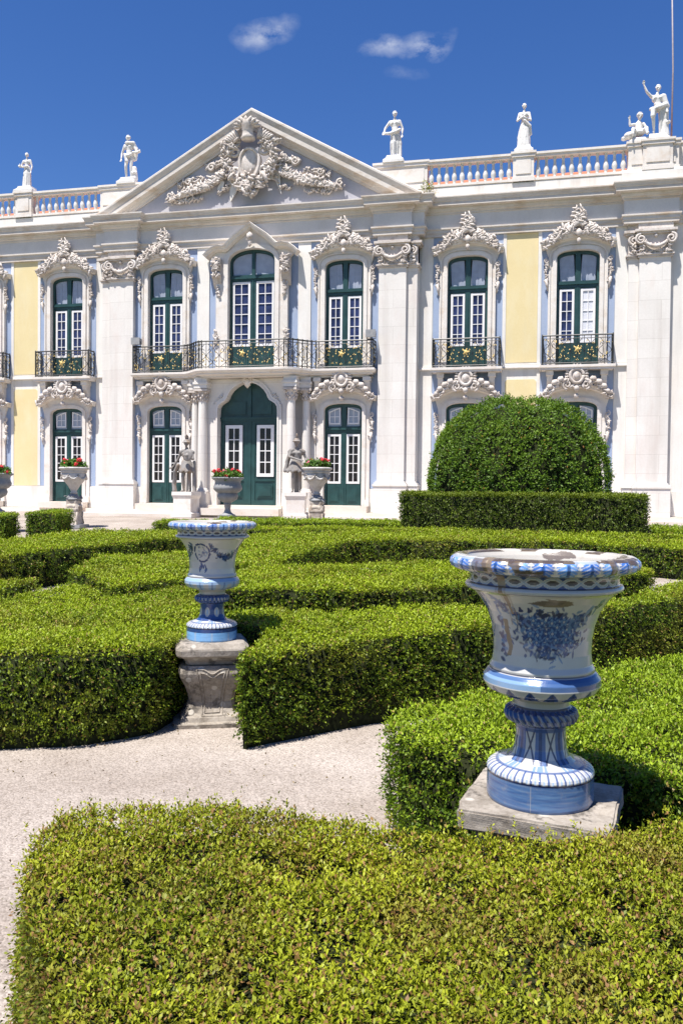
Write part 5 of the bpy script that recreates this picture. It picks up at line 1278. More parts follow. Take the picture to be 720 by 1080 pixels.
for sg in (-1, 1):
    for (c, v, r) in ((1.63, 1.02, 0.165), (2.06, 0.63, 0.145)):
        c *= sg
        mb = MB(); mb.lathe([(r * 1.0, 1.86), (r, 2.6), (r * 0.97, 3.6), (r * 0.87, 4.95)], 20, (c, -v, 0)); col = fp('column', mb, 'ashlar', portal)
        mb2 = mb = MB(); mb.lathe([(r * 1.45, 1.74), (r * 1.45, 1.79), (r * 1.2, 1.81), (r * 1.25, 1.85), (r * 1.02, 1.88)], 20, (c, -v, 0)); mb.fbox(c - r * 1.5, c + r * 1.5, max(PV, v - r * 1.5), v + r * 1.5, 1.0, 1.735); mb.fbox(c - r * 1.7, c + r * 1.7, max(PV, v - r * 1.7), v + r * 1.7, 0.9, 1.2)
        fp('column_base', mb, 'ashlar', portal)
        mb = MB(); rnd = random.Random(int(c * 10)); mb.lathe([(r * 0.88, 4.92), (r * 1.0, 4.95), (r * 0.9, 4.99), (r * 1.0, 5.12), (r * 1.3, 5.28)], 16, (c, -v, 0)); mb.fbox(c - r * 1.5, c + r * 1.5, v - r * 1.4, v + r * 1.5, 5.28, 5.36)
        for zc, rr_, nn_ in ((5.02, 1.05, 8), (5.12, 1.2, 8)):
            for j in range(nn_): a = 2 * PI * (j + (zc > 5.1) * 0.5) / nn_; mb.ell((c + r * rr_ * math.cos(a), -v + r * rr_ * math.sin(a), zc), (0.035, 0.035, 0.07))
        for j in range(4): a = PI / 4 + j * PI / 2; mb.ell((c + r * 1.5 * math.cos(a), -v + r * 1.5 * math.sin(a), 5.24), (0.05, 0.05, 0.05))
        fp('column_capital', mb, 'carve', portal)
# door
mb = MB()
mb.prism([(x * 0.995, z) for x, z in DOOR], 0.4, DV)
dr = fp('door', mb, 'green'); 
mb = MB()
mb.fbox(-1.09, 1.09, DV, DV + 0.06, 4.26, 4.34); mb.fbox(-1.09, 1.09, DV, DV + 0.09, 4.34, 4.40); mb.fbox(-0.05, 0.05, DV, DV + 0.05, 4.4, 5.5)
mb.fbox(-0.055, 0.055, DV, DV + 0.05, 1.28, 4.26); fp('transom', mb, 'green', dr)
for k in (-1, 1):
    mb = MB()
    def bx(x0, x1, d0, d1, z0, z1): mb.fbox(min(k * x0, k * x1), max(k * x0, k * x1), DV + d0, DV + d1, z0, z1)
    bx(0.055, 1.08, 0, 0.025, 4.18, 4.26); bx(0.055, 0.20, 0, 0.03, 1.28, 4.18); bx(0.94, 1.08, 0, 0.03, 1.28, 4.18); bx(0.2, 0.94, 0, 0.028, 2.14, 2.26); bx(0.2, 0.94, 0, 0.028, 1.28, 1.46)
    bx(0.28, 0.86, 0, 0.03, 1.56, 2.04); bx(0.33, 0.81, 0.03, 0.05, 1.62, 1.98)
    bx(0.15, 0.80, 0, 0.03, 4.50, 4.95)
    fp('door_leaf', mb, 'green', dr)
for k in (-1, 1):
    a, b = (0.27, 0.90) if k > 0 else (-0.90, -0.27)
    mb = MB(); sash(mb, a, b, 2.30, 4.12, 2, 4, DV, DV + 0.06, 0.115, 0.032); fp('glazed_sash', mb, 'white_paint', dr)
    fp('pane', glass(a + .08, b - .08, 2.36, 4.06, DV + 0.03), 'glass_low', dr)
mb = MB(); mb.fbox(-1.42, 1.42, 0.3, 1.35, 1.08, 1.285); mb.fbox(-1.42, 1.42, 1.35, 1.72, 0.94, 1.185); fp('door_step', mb, 'step', portal)

# --- roof balustrade
bal_prof = [(0.055, 0.0), (0.06, 0.03), (0.045, 0.05), (0.05, 0.1), (0.088, 0.22), (0.085, 0.30), (0.055, 0.42), (0.04, 0.52), (0.045, 0.60), (0.06, 0.63), (0.05, 0.66), (0.06, 0.70)]
mbb = MB(); mbb.lathe(bal_prof, 10); bal_me = mbb.mesh('baluster', M['statue'])
def balustrade(s0, s1, n, v=0.03):
    mb = MB(); mb.fbox(s0, s1, v - 0.16, v + 0.16, 12.95, 13.03); mb.fbox(s0, s1, v - 0.2, v + 0.2, 13.03, 13.10); mb.fbox(s0, s1, v - 0.17, v + 0.17, 12.18, 12.26)
    r = fp('balustrade', mb, 'hood')
    for i in range(n):
        o = bpy.data.objects.new('baluster', bal_me); COL.objects.link(o); o.parent = r; o.location = (s0 + (i + 0.5) * (s1 - s0) / n, -v, 12.255)
balustrade(6.12, 8.98, 11); balustrade(9.66, 12.62, 11); balustrade(-8.98, -5.7, 12); balustrade(-12.62, -9.66, 11)
for sg in (-1, 1):
    for (a, b, vv) in ((4.3, 6.12, 0.16), (8.98, 9.66, 0.22), (12.62, 14.15, 0.30), (13.05, 13.95, 0.42)):
        x0, x1 = min(sg * a, sg * b), max(sg * a, sg * b)
        mb = MB(); mb.fbox(x0, x1, -0.3, vv, 12.16, 12.97); mb.fbox(x0 - .03, x1 + .03, -0.32, vv + 0.03, 12.16, 12.30); mb.fbox(x0 - .04, x1 + .04, -0.34, vv + 0.05, 12.96, 13.06); mb.fbox(x0 - .07, x1 + .07, -0.36, vv + 0.08, 13.06, 13.13)
        if b - a > 0.4: mb.fbox(x0 + .1, x1 - .1, vv, vv + 0.025, 12.40, 12.86)
        fp('parapet_pier', mb, 'hood')
for (a, b) in ((-15.2, -14.15), (14.15, S_R)):
    mb = MB(); mb.fbox(a, b, -0.3, 0.1, 12.16, 13.05); mb.fbox(a, b, -0.33, 0.14, 13.05, 13.12); fp('parapet', mb, 'hood')

# ------------------------------------------------------------------ statues
def remesh_obj(mb, name, mat, parent, voxel=0.014, smooth=4):
    o = mb.build(name, mat, parent)
    m = o.modifiers.new('r', 'REMESH'); m.mode = 'VOXEL'; m.voxel_size = voxel; m.use_smooth_shade = True
    if smooth:
        m2 = o.modifiers.new('s', 'SMOOTH'); m2.iterations = smooth; m2.factor = 0.4
    bpy.context.view_layer.update()
    dg = bpy.context.evaluated_depsgraph_get(); me = bpy.data.meshes.new_from_object(o.evaluated_get(dg)); me.name = name
    o.modifiers.clear(); o.data = me
    return o
def V3(*a): return Vector(a)
def hand(mb, w, d, s=1.0, palm_n=V3(0, -1, 0)):
    """palm, four unequal bent fingers and a thumb; w wrist, d pointing direction"""
    d = Vector(d).normalized(); side = d.cross(palm_n).normalized() if abs(d.dot(palm_n)) < 0.95 else d.cross(V3(1, 0, 0)).normalized(); pn = side.cross(d)
    pc = w + d * 0.045 * s; mb.cap(w, 0.024 * s, pc + d * 0.03 * s, 0.036 * s)
    for i, l in enumerate((0.07, 0.085, 0.08, 0.062)):
        b = pc + d * 0.035 * s + side * (i - 1.5) * 0.022 * s; k = b + d * l * 0.55 * s + pn * 0.008 * s; mb.cap(b, 0.0125 * s, k, 0.0115 * s, 6); mb.cap(k, 0.0115 * s, k + d * l * 0.35 * s + pn * 0.03 * s, 0.009 * s, 6)
    tb = pc - side * 0.03 * s; mb.cap(tb, 0.013 * s, tb + d * 0.035 * s - side * 0.028 * s + pn * 0.012 * s, 0.0115 * s, 6)
def head(mb, c, s=1.0, turn=0.0, hair='short', tilt=0.0):
    R = Matrix.Rotation(turn, 3, 'Z') @ Matrix.Rotation(tilt, 3, 'X')
    P = lambda x, y, z: Vector(c) + R @ V3(x * s, y * s, z * s)
    mb.ell(P(0, 0.005, 0.02), (0.075 * s, 0.092 * s, 0.10 * s), R, 2); mb.cap(P(0, -0.035, -0.05), 0.05 * s, P(0, -0.045, -0.085), 0.032 * s)
    mb.cap(P(0, -0.085, 0.015), 0.010 * s, P(0, -0.108, -0.022), 0.015 * s, 6)                 # nose
    for k in (-1, 1):
        mb.ell(P(k * 0.03, -0.078, 0.018), (0.014 * s, 0.010 * s, 0.009 * s)); mb.cap(P(k * 0.012, -0.088, 0.036), 0.010 * s, P(k * 0.05, -0.076, 0.034), 0.009 * s, 6)
        mb.ell(P(k * 0.077, 0.0, 0.0), (0.012 * s, 0.022 * s, 0.032 * s))
    mb.cap(P(-0.02, -0.086, -0.05), 0.008 * s, P(0.02, -0.086, -0.05), 0.008 * s, 6); mb.cap(P(-0.014, -0.084, -0.062), 0.009 * s, P(0.014, -0.084, -0.062), 0.009 * s, 6)
    rnd = random.Random(int(c[2] * 100))
    if hair != 'none':
        for j in range(46):
            a = rnd.uniform(0, 2 * PI); e = rnd.uniform(-0.1, 1.4); x, y, z = 0.082 * math.cos(a) * math.cos(e), 0.098 * math.sin(a) * math.cos(e) + 0.012, 0.03 + 0.10 * math.sin(e)
            if y < -0.06 and z < 0.085: continue
            mb.ell(P(x, y, z), (0.024 * s, 0.024 * s, 0.022 * s))
        if hair == 'bun': mb.ell(P(0, 0.115, 0.03), (0.05 * s, 0.05 * s, 0.05 * s)); mb.ell(P(0, 0.02, 0.125), (0.05 * s, 0.05 * s, 0.03 * s))
def torso(mb, pel, ch, nk, w=1.0):
    mb.cap(pel + V3(-0.06 * w, 0, 0), 0.115 * w, pel + V3(0.06 * w, 0, 0), 0.115 * w); mid = pel.lerp(ch, 0.5)
    mb.cap(pel, 0.12 * w, mid, 0.112 * w); mb.cap(mid + V3(-0.03, 0, 0), 0.10 * w, mid + V3(0.03, 0, 0), 0.10 * w)
    mb.cap(ch + V3(-0.075 * w, 0.01, 0), 0.115 * w, ch + V3(0.075 * w, 0.01, 0), 0.115 * w); mb.cap(mid, 0.105 * w, ch, 0.12 * w)
    for k in (-1, 1): mb.ell(ch + V3(k * 0.07, -0.10, 0.02), (0.065, 0.03, 0.05)); mb.cap(ch + V3(k * 0.05, 0.02, 0.08), 0.075, ch + V3(k * 0.15, 0.01, 0.09), 0.065)
    mb.cap(ch + V3(0, 0.01, 0.1), 0.07, nk, 0.055)
def limb(mb, a, b, c, r): mb.cap(a, r[0], b, r[1]); mb.cap(b, r[1] * 1.02, b.lerp(c, 0.35), r[2]); mb.cap(b.lerp(c, 0.35), r[2], c, r[3])
def foot(mb, an, d): d = Vector(d).normalized(); mb.cap(an + V3(0, 0.02, -0.03), 0.035, an + d * 0.13 + V3(0, 0, -0.05), 0.026)
def folds(mb, pts, r, n, rnd, jitter):
    for k in range(n):
        off = V3(rnd.uniform(-1, 1) * jitter, rnd.uniform(-1, 0.6) * jitter, 0); q = [Vector(p) + off * (0.4 + 0.6 * i / len(pts)) for i, p in enumerate(pts)]
        for a, b in zip(q[:-1], q[1:]): mb.cap(a, r * rnd.uniform(.7, 1.2), b, r * rnd.uniform(.7, 1.2), 7)

def statue(kind, s, v, z, label, base, mat='statue', rz=0.0, scale=1.0, group='white statues along the roof balustrade'):
    root = empty('statue', (AX + s, -v, z), rz); tag(root, label, 'statue', group)
    bh = base[2]
    mb = MB(); w, d = base[0] / 2, base[1] / 2
    prof = [(1.0, 0), (1.0, bh * 0.35), (0.85, bh * 0.5), (0.72, bh * 0.72), (0.66, bh)]
    if kind in ('soldier', 'shield'): prof = [(1.0, 0), (1.0, bh * 0.16), (0.84, bh * 0.20), (0.84, bh * 0.72), (0.9, bh * 0.80), (0.96, bh * 0.86), (0.94, bh)]
    v_ = [(x * w * k, y * d * k, h) for (k, h) in prof for (x, y) in ((-1, -1), (1, -1), (1, 1), (-1, 1))]
    n = len(prof); mb.add(v_, [(i * 4 + j, i * 4 + (j + 1) % 4, (i + 1) * 4 + (j + 1) % 4, (i + 1) * 4 + j) for i in range(n - 1) for j in range(4)] + [(0, 3, 2, 1), tuple((n - 1) * 4 + j for j in range(4))])
    mb.build('base', M['hood'] if kind in ('soldier', 'shield') else M[mat], root)
    mb = MB(); rnd = random.Random(sum(map(ord, kind)))
    # the standing figure is about 1.75 m before scaling
    pel, ch, nk, hd = V3(0.02, 0, 0.93), V3(0, 0.0, 1.27), V3(0, 0, 1.47), V3(0, -0.02, 1.62)
    hipL, hipR = pel + V3(-0.09, 0, -0.03), pel + V3(0.09, 0, -0.03); knL, anL = V3(-0.10, -0.08, 0.50), V3(-0.12, 0.02, 0.08); knR, anR = V3(0.11, -0.03, 0.50), V3(0.10, 0.0, 0.08)
    shL, shR = ch + V3(-0.19, 0, 0.09), ch + V3(0.19, 0, 0.09)
    AR, LR = (0.056, 0.044, 0.042, 0.028), (0.09, 0.062, 0.06, 0.038)
    def legs():
        limb(mb, hipL, knL, anL, LR); limb(mb, hipR, knR, anR, LR); foot(mb, anL, (-0.3, -1, 0)); foot(mb, anR, (0.25, -1, 0))
    def arm(sh, el, wr, dr): limb(mb, sh, Vector(el), Vector(wr), AR); hand(mb, Vector(wr), dr)
    if kind == 'gather':        # torso bare, both hands holding cloth gathered round the hips
        legs(); torso(mb, pel, ch, nk); head(mb, hd, 1, -0.3)
        arm(shL, (-0.36, -0.02, 1.13), (-0.40, -0.12, 0.90), (-0.2, -0.5, -0.7)); arm(shR, (0.30, 0.04, 1.08), (0.29, -0.05, 0.82), (0, -0.3, -1))
        folds(mb, [(-0.42, -0.10, 0.90), (-0.22, -0.14, 0.86), (0.0, -0.14, 0.90), (0.18, -0.08, 1.0)], 0.05, 6, rnd, 0.05)
        folds(mb, [(0.02, -0.10, 0.9), (0.05, -0.10, 0.55), (0.04, -0.06, 0.06)], 0.045, 6, rnd, 0.10); folds(mb, [(0.14, 0.02, 0.95), (0.20, 0.04, 0.5), (0.20, 0.06, 0.05)], 0.06, 5, rnd, 0.06)
        folds(mb, [(-0.1, 0.1, 0.9), (-0.08, 0.12, 0.4), (-0.06, 0.12, 0.05)], 0.06, 4, rnd, 0.07)
    elif kind == 'robe':        # long robe, arms folded over the chest
        legs(); torso(mb, pel, ch, nk, 0.94); head(mb, hd, 1, 0.3, 'bun')
        arm(shL, (-0.27, -0.08, 1.05), (-0.02, -0.20, 1.18), (1, -0.2, 0.5)); arm(shR, (0.26, -0.06, 1.04), (0.06, -0.20, 1.10), (-1, -0.2, 0.3))
        for k in range(22):
            a = 2 * PI * k / 22; x, y = math.cos(a), math.sin(a); folds(mb, [(0.11 * x + 0.02, 0.09 * y, 1.02), (0.17 * x + 0.02, 0.13 * y, 0.72), (0.19 * x + 0.03 * math.sin(k), 0.16 * y, 0.35), (0.23 * x, 0.18 * y, 0.03)], 0.046, 1, rnd, 0.02)
        folds(mb, [(-0.2, -0.05, 1.3), (0.02, -0.17, 1.0), (0.22, -0.1, 0.8), (0.26, 0.0, 0.5)], 0.05, 4, rnd, 0.04)
    elif kind == 'robe2':       # long robe, one hand at the waist
        legs(); torso(mb, pel, ch, nk, 0.94); head(mb, hd, 1, 0.1, 'bun')
        arm(shL, (-0.33, 0.0, 1.10), (-0.22, -0.22, 1.06), (0.2, -1, 0.1)); arm(shR, (0.28, 0.0, 1.05), (0.27, -0.08, 0.80), (0, -0.3, -1))
        folds(mb, [(-0.34, -0.12, 1.08), (-0.25, -0.2, 1.02), (-0.1, -0.16, 1.0), (0.1, -0.14, 1.02)], 0.05, 4, rnd, 0.04)
        for k in range(20):
            a = 2 * PI * k / 20; x, y = math.cos(a), math.sin(a); folds(mb, [(0.12 * x + 0.02, 0.09 * y, 1.02), (0.16 * x + 0.02, 0.13 * y, 0.7), (0.19 * x, 0.16 * y, 0.03)], 0.046, 1, rnd, 0.03)
    elif kind == 'cloak':       # cloak on one shoulder, arm held out, tree stump by the leg
        legs(); torso(mb, pel, ch, nk); head(mb, hd + V3(-0.03, -0.01, 0), 1, -0.5)
        arm(shL, (-0.32, 0.02, 1.06), (-0.30, -0.08, 0.80), (0, -0.4, -1)); arm(shR, (0.34, -0.03, 1.10), (0.48, -0.16, 1.02), (1, -0.4, 0))
        folds(mb, [(-0.05, -0.08, 1.42), (0.2, -0.02, 1.42), (0.28, 0.08, 1.2), (0.22, 0.1, 0.8)], 0.065, 6, rnd, 0.05); folds(mb, [(-0.14, -0.08, 0.98), (0.02, -0.13, 0.90), (0.18, -0.06, 0.98)], 0.05, 6, rnd, 0.06)
        folds(mb, [(-0.10, -0.1, 0.9), (-0.04, -0.1, 0.68)], 0.06, 4, rnd, 0.05); folds(mb, [(0.22, -0.10, 1.02), (0.40, -0.14, 0.98), (0.52, -0.16, 1.0)], 0.045, 3, rnd, 0.03)
        mb.cap((0.26, 0.02, 0.0), 0.12, (0.24, 0.02, 0.42), 0.09); mb.ell((0.25, -0.03, 0.22), (0.14, 0.12, 0.10))
    elif kind == 'raised':      # one arm raised, one knee bent, drapery to the ground
        knL = V3(-0.15, -0.22, 0.56); anL = V3(-0.10, -0.05, 0.14); legs(); torso(mb, pel, ch, nk); head(mb, hd + V3(0.02, 0, 0), 1, 0.3)
        arm(shL, (-0.36, -0.10, 1.50), (-0.46, -0.14, 1.72), (-0.1, -0.1, 1)); arm(shR, (0.31, 0.0, 1.10), (0.30, -0.10, 0.85), (0, -0.5, -1))
        folds(mb, [(0.2, -0.02, 1.35), (0.3, 0.0, 1.0), (0.28, 0.04, 0.6), (0.25, 0.05, 0.03)], 0.07, 8, rnd, 0.08); folds(mb, [(-0.2, -0.15, 0.88), (0.0, -0.16, 0.92), (0.22, -0.05, 1.02)], 0.065, 6, rnd, 0.07)
        folds(mb, [(-0.16, -0.2, 0.85), (-0.16, -0.26, 0.6)], 0.07, 4, rnd, 0.04); mb.cap((0.3, 0.05, 0), 0.13, (0.28, 0.05, 0.55), 0.09); mb.ell((0.34, -0.02, 0.45), (0.12, 0.10, 0.09))
    elif kind in ('soldier', 'shield'):
        legs(); torso(mb, pel, ch, nk, 1.02); head(mb, hd, 1.05, -0.35 if kind == 'soldier' else 0.4)
        for k in range(26):      # pleated tunic skirt
            a = 2 * PI * k / 26; x, y = math.cos(a), math.sin(a); q = 0.30 if kind == 'soldier' and x < 0 else 0.25
            mb.cap((0.13 * x, 0.11 * y, 1.04), 0.03, (q * x, 0.22 * y, 0.70 + 0.03 * math.sin(k * 2)), 0.036, 7)
        mb.lathe([(0.12, 1.02), (0.2, 0.86), (0.25, 0.70), (0.2, 0.7), (0.1, 0.9)], 16)
        hc = hd + V3(0, 0.0, 0.075); mb.ell(hc, (0.105, 0.125, 0.085), lv=2); mb.lathe([(0.10, 0), (0.155, -0.02), (0.15, -0.035), (0.1, -0.02)], 16, tuple(hc))
        for j in range(9): a = -0.5 + j * 0.2; mb.ell(hc + V3(0.01 * math.sin(j * 3), 0.02 + 0.16 * math.sin(a - .3) * 0.7, 0.10 + 0.07 * math.cos(a * 1.2)), (0.03, 0.05, 0.085))
        for k in (-1, 1): mb.cap((k * 0.12, -0.02, 1.38), 0.07, (k * 0.22, 0, 1.33), 0.075)
        if kind == 'soldier':
            arm(shL, (-0.24, -0.16, 1.16), (0.10, -0.28, 1.06), (1, -0.2, -0.3)); arm(shR, (0.30, 0.02, 1.12), (0.33, -0.12, 0.98), (0.6, -0.6, -0.3))
            folds(mb, [(-0.2, 0.1, 1.38), (-0.3, 0.14, 1.0), (-0.36, 0.12, 0.72)], 0.06, 6, rnd, 0.06); folds(mb, [(0.24, -0.05, 0.95), (0.22, -0.14, 0.6)], 0.05, 3, rnd, 0.04)
        else:
            arm(shL, (-0.32, -0.02, 1.10), (-0.44, -0.12, 0.86), (-0.6, -0.5, -0.6)); arm(shR, (0.28, -0.08, 1.10), (0.16, -0.24, 1.16), (-0.5, -0.5, 0.4))
            mb.ell((0.20, -0.30, 1.22), (0.19, 0.06, 0.21), lv=2); mb.ell((0.20, -0.35, 1.22), (0.06, 0.05, 0.06), lv=2)
            folds(mb, [(-0.3, -0.05, 0.9), (-0.42, -0.05, 0.7), (-0.48, 0.0, 0.3), (-0.46, 0.0, 0.05)], 0.055, 5, rnd, 0.05)
            mb.cap((0.24, 0.08, 1.0), 0.06, (0.27, 0.06, 0.0), 0.08)
        mb.cap((0.0, 0.16, 0), 0.09, (0.02, 0.12, 0.72), 0.07)
    elif kind == 'child':       # seated cherub, one hand lifted
        c = V3(0, 0, 0.24); mb.cap(c + V3(-.05, 0, 0), 0.13, c + V3(.05, 0, 0), 0.13); mb.cap(c, 0.13, c + V3(0, 0.02, 0.26), 0.12); mb.cap(c + V3(0, 0, .3), 0.06, c + V3(0, 0, .38), 0.05)
        head(mb, c + V3(0.02, -0.03, 0.50), 1.05, 0.2)
        for k in (-1, 1): limb(mb, c + V3(k * .09, -.05, -.02), c + V3(k * .20, -.26, 0.02), c + V3(k * .22, -.34, -.17), (0.085, 0.065, 0.06, 0.04)); foot(mb, c + V3(k * .22, -.34, -.15), (k * .2, -1, 0))
        limb(mb, c + V3(-.14, 0, .27), c + V3(-.28, -.05, .24), c + V3(-.30, -.08, .40), (0.05, 0.042, 0.04, 0.028)); hand(mb, c + V3(-.30, -.08, .40), (0, -.1, 1), 0.8)
        limb(mb, c + V3(.14, 0, .27), c + V3(.24, -.04, .08), c + V3(.2, -.16, .0), (0.05, 0.042, 0.04, 0.028)); hand(mb, c + V3(.2, -.16, .0), (0, -1, 0), 0.8)
        mb.ell((-0.28, -0.1, 0.12), (0.2, 0.16, 0.13), lv=2); mb.ell((-0.45, -0.05, 0.06), (0.12, 0.12, 0.08)); folds(mb, [(-0.2, -.1, .2), (0, -.18, .2), (.2, -.1, .2)], 0.05, 3, rnd, .05)
    fg = remesh_obj(mb, 'figure', M[mat], root, 0.016 if kind != 'child' else 0.013, 3)
    fg.location = (0, 0, bh - 0.015); fg.scale = (scale,) * 3
    return root
statue('gather', 4.95, -0.02, 13.125, 'white statue of a bare-chested figure gathering cloth at its hips, right of the pediment', (0.72, 0.6, 0.27), scale=0.90)
statue('robe', 9.32, -0.02, 13.125, 'white statue of a robed woman with folded arms between two balustrade sections', (0.62, 0.55, 0.26), scale=0.82)
statue('raised', 13.50, 0.05, 13.125, 'white statue with raised arm beside a seated cherub at the right roof end', (0.74, 0.6, 0.24), scale=0.93)
statue('child', 12.95, 0.05, 13.125, 'white seated cherub beside the statue with the raised arm', (0.62, 0.6, 0.16), scale=1.0)
statue('cloak', -5.05, -0.02, 13.125, 'white statue of a cloaked man holding out an arm, left of the pediment', (0.74, 0.6, 0.26), scale=0.92)
statue('robe2', -9.32, -0.02, 13.125, 'white roof statue of a robed woman with one hand at her waist, farthest left', (0.80, 0.6, 0.24), scale=0.76)
gp = 'dark soldier statues beside the portal'
statue('soldier', 2.08, 1.85, 0.86, 'dark lead soldier statue with plumed helmet pointing across, right of the green portal door', (0.74, 0.74, 0.90), 'bronze', 0.2, 1.03, gp)
statue('shield', -1.86, 1.85, 0.86, 'dark lead soldier statue with round shield, left of the green portal door', (0.80, 0.74, 0.88), 'bronze', -0.1, 1.03, gp)

# ------------------------------------------------------------------ planters
def geranium(x, y, z, r, label, seed):
    root = empty('geranium_plant', (x, y, z)); tag(root, label, 'flowers', 'red geraniums in the urns')
    q = np.random.default_rng(seed); n = 260
    a = q.uniform(0, 6.28, n); d = np.sqrt(q.uniform(0, 1, n)) * r; h = q.uniform(0, 1, n) * (0.22 - 0.10 * (d / r) ** 2)
    P = np.stack([d * np.cos(a), d * np.sin(a), h], 1); N = norm(np.stack([np.cos(a) * d / r, np.sin(a) * d / r, np.full(n, 0.8)], 1))
    core = MB(); core.lathe([(0.001, 0.10), (r * 0.5, 0.08), (r * 0.75, 0.02), (r * 0.6, -0.05)], 12)
    me = leaf_mesh('foliage', P, N, 0.075, 3, 1.0, q, (M['leaf_ger'], M['twigs']), core, 0.08, wl=0.9)
    o = bpy.data.objects.new('foliage', me); COL.objects.link(o); o.parent = root
    rnd = random.Random(seed)
    for k in range(9):
        b = MB(); aa = rnd.uniform(0, 6.28); dd = r * (0.35 + 0.75 * rnd.random()); c = V3(dd * math.cos(aa), dd * math.sin(aa), 0.20 + rnd.uniform(-0.06, 0.10) - 0.05 * dd / r)
        b.tube([(c.x * 0.6, c.y * 0.6, 0.02), tuple(c)], 0.006, 5)
        for j in range(16): u = V3(rnd.gauss(0, 1), rnd.gauss(0, 1), rnd.gauss(0, 1)).normalized(); b.ell(c + u * 0.042, (0.026, 0.026, 0.014), u.to_track_quat('Z', 'Y').to_matrix())
        b.build('blossom', M['pink' if k % 4 == 3 else 'red'], root)
def lead_urn(x, y, zb, label, glabel, seed, s=1.0):
    ped_h = zb - gh(y); root = empty('urn', (x, y, zb)); tag(root, label, 'urn', 'planted urns before the palace')
    mb = MB(); mb.fbox(-0.19 * s, 0.19 * s, -0.19 * s, 0.19 * s, 0, 0.05 * s)
    mb.lathe([(0.001, 0.05), (0.20, 0.05), (0.205, 0.08), (0.15, 0.10), (0.09, 0.15), (0.07, 0.22), (0.085, 0.33), (0.11, 0.36), (0.08, 0.38), (0.15, 0.42), (0.24, 0.48), (0.27, 0.56), (0.25, 0.62), (0.24, 0.64)], 28)
    f = mb.build('foot_and_belly', M['lead'], root)
    mb = MB(); mb.lathe([(0.24, 0.635), (0.30, 0.67), (0.355, 0.73), (0.36, 0.79), (0.33, 0.86), (0.325, 0.92), (0.34, 0.96), (0.385, 0.99), (0.40, 1.02), (0.37, 1.035), (0.32, 1.02), (0.30, 0.95), (0.001, 0.93)], 32, mod=lambda a, z: 1 + (0.018 * abs(math.cos(a * 9)) if 0.65 < z < 0.85 else 0))
    for k in range(26): a = 2 * PI * k / 26; mb.ell((0.385 * math.cos(a), 0.385 * math.sin(a), 1.015), (0.035, 0.035, 0.025))
    mb.build('bowl', M['lead'], root)
    mb = MB(); mb.lathe([(0.31, 0.96), (0.001, 0.975)], 20); mb.build('soil', M['twigs'], root)
    geranium(x, y, zb + 0.96, 0.34, glabel, seed)
    e = empty('stone_plinth', (x, y, gh(y))); tag(e, 'low square stone plinth carrying the ' + ('grey lead urn before the portal' if seed == 1 else 'cropped grey urn at the left edge'), 'plinth')
    mb = MB(); mb.box(-0.32, 0.32, -0.32, 0.32, 0, 0.1); mb.box(-0.27, 0.27, -0.27, 0.27, 0.1, ped_h - 0.06); mb.box(-0.31, 0.31, -0.31, 0.31, ped_h - 0.06, ped_h); mb.build('block', M['plinthstone'], e)
lead_urn(2.48, -8.66, 1.085, 'grey lead urn of red geraniums in front of the green portal door', 'red geraniums in the grey lead urn before the portal door', 1)
lead_urn(-3.28, -9.96, 1.13, 'grey lead urn of red flowers cut by the left edge', 'red flowers in the cropped urn at the left edge', 2, 1.0)

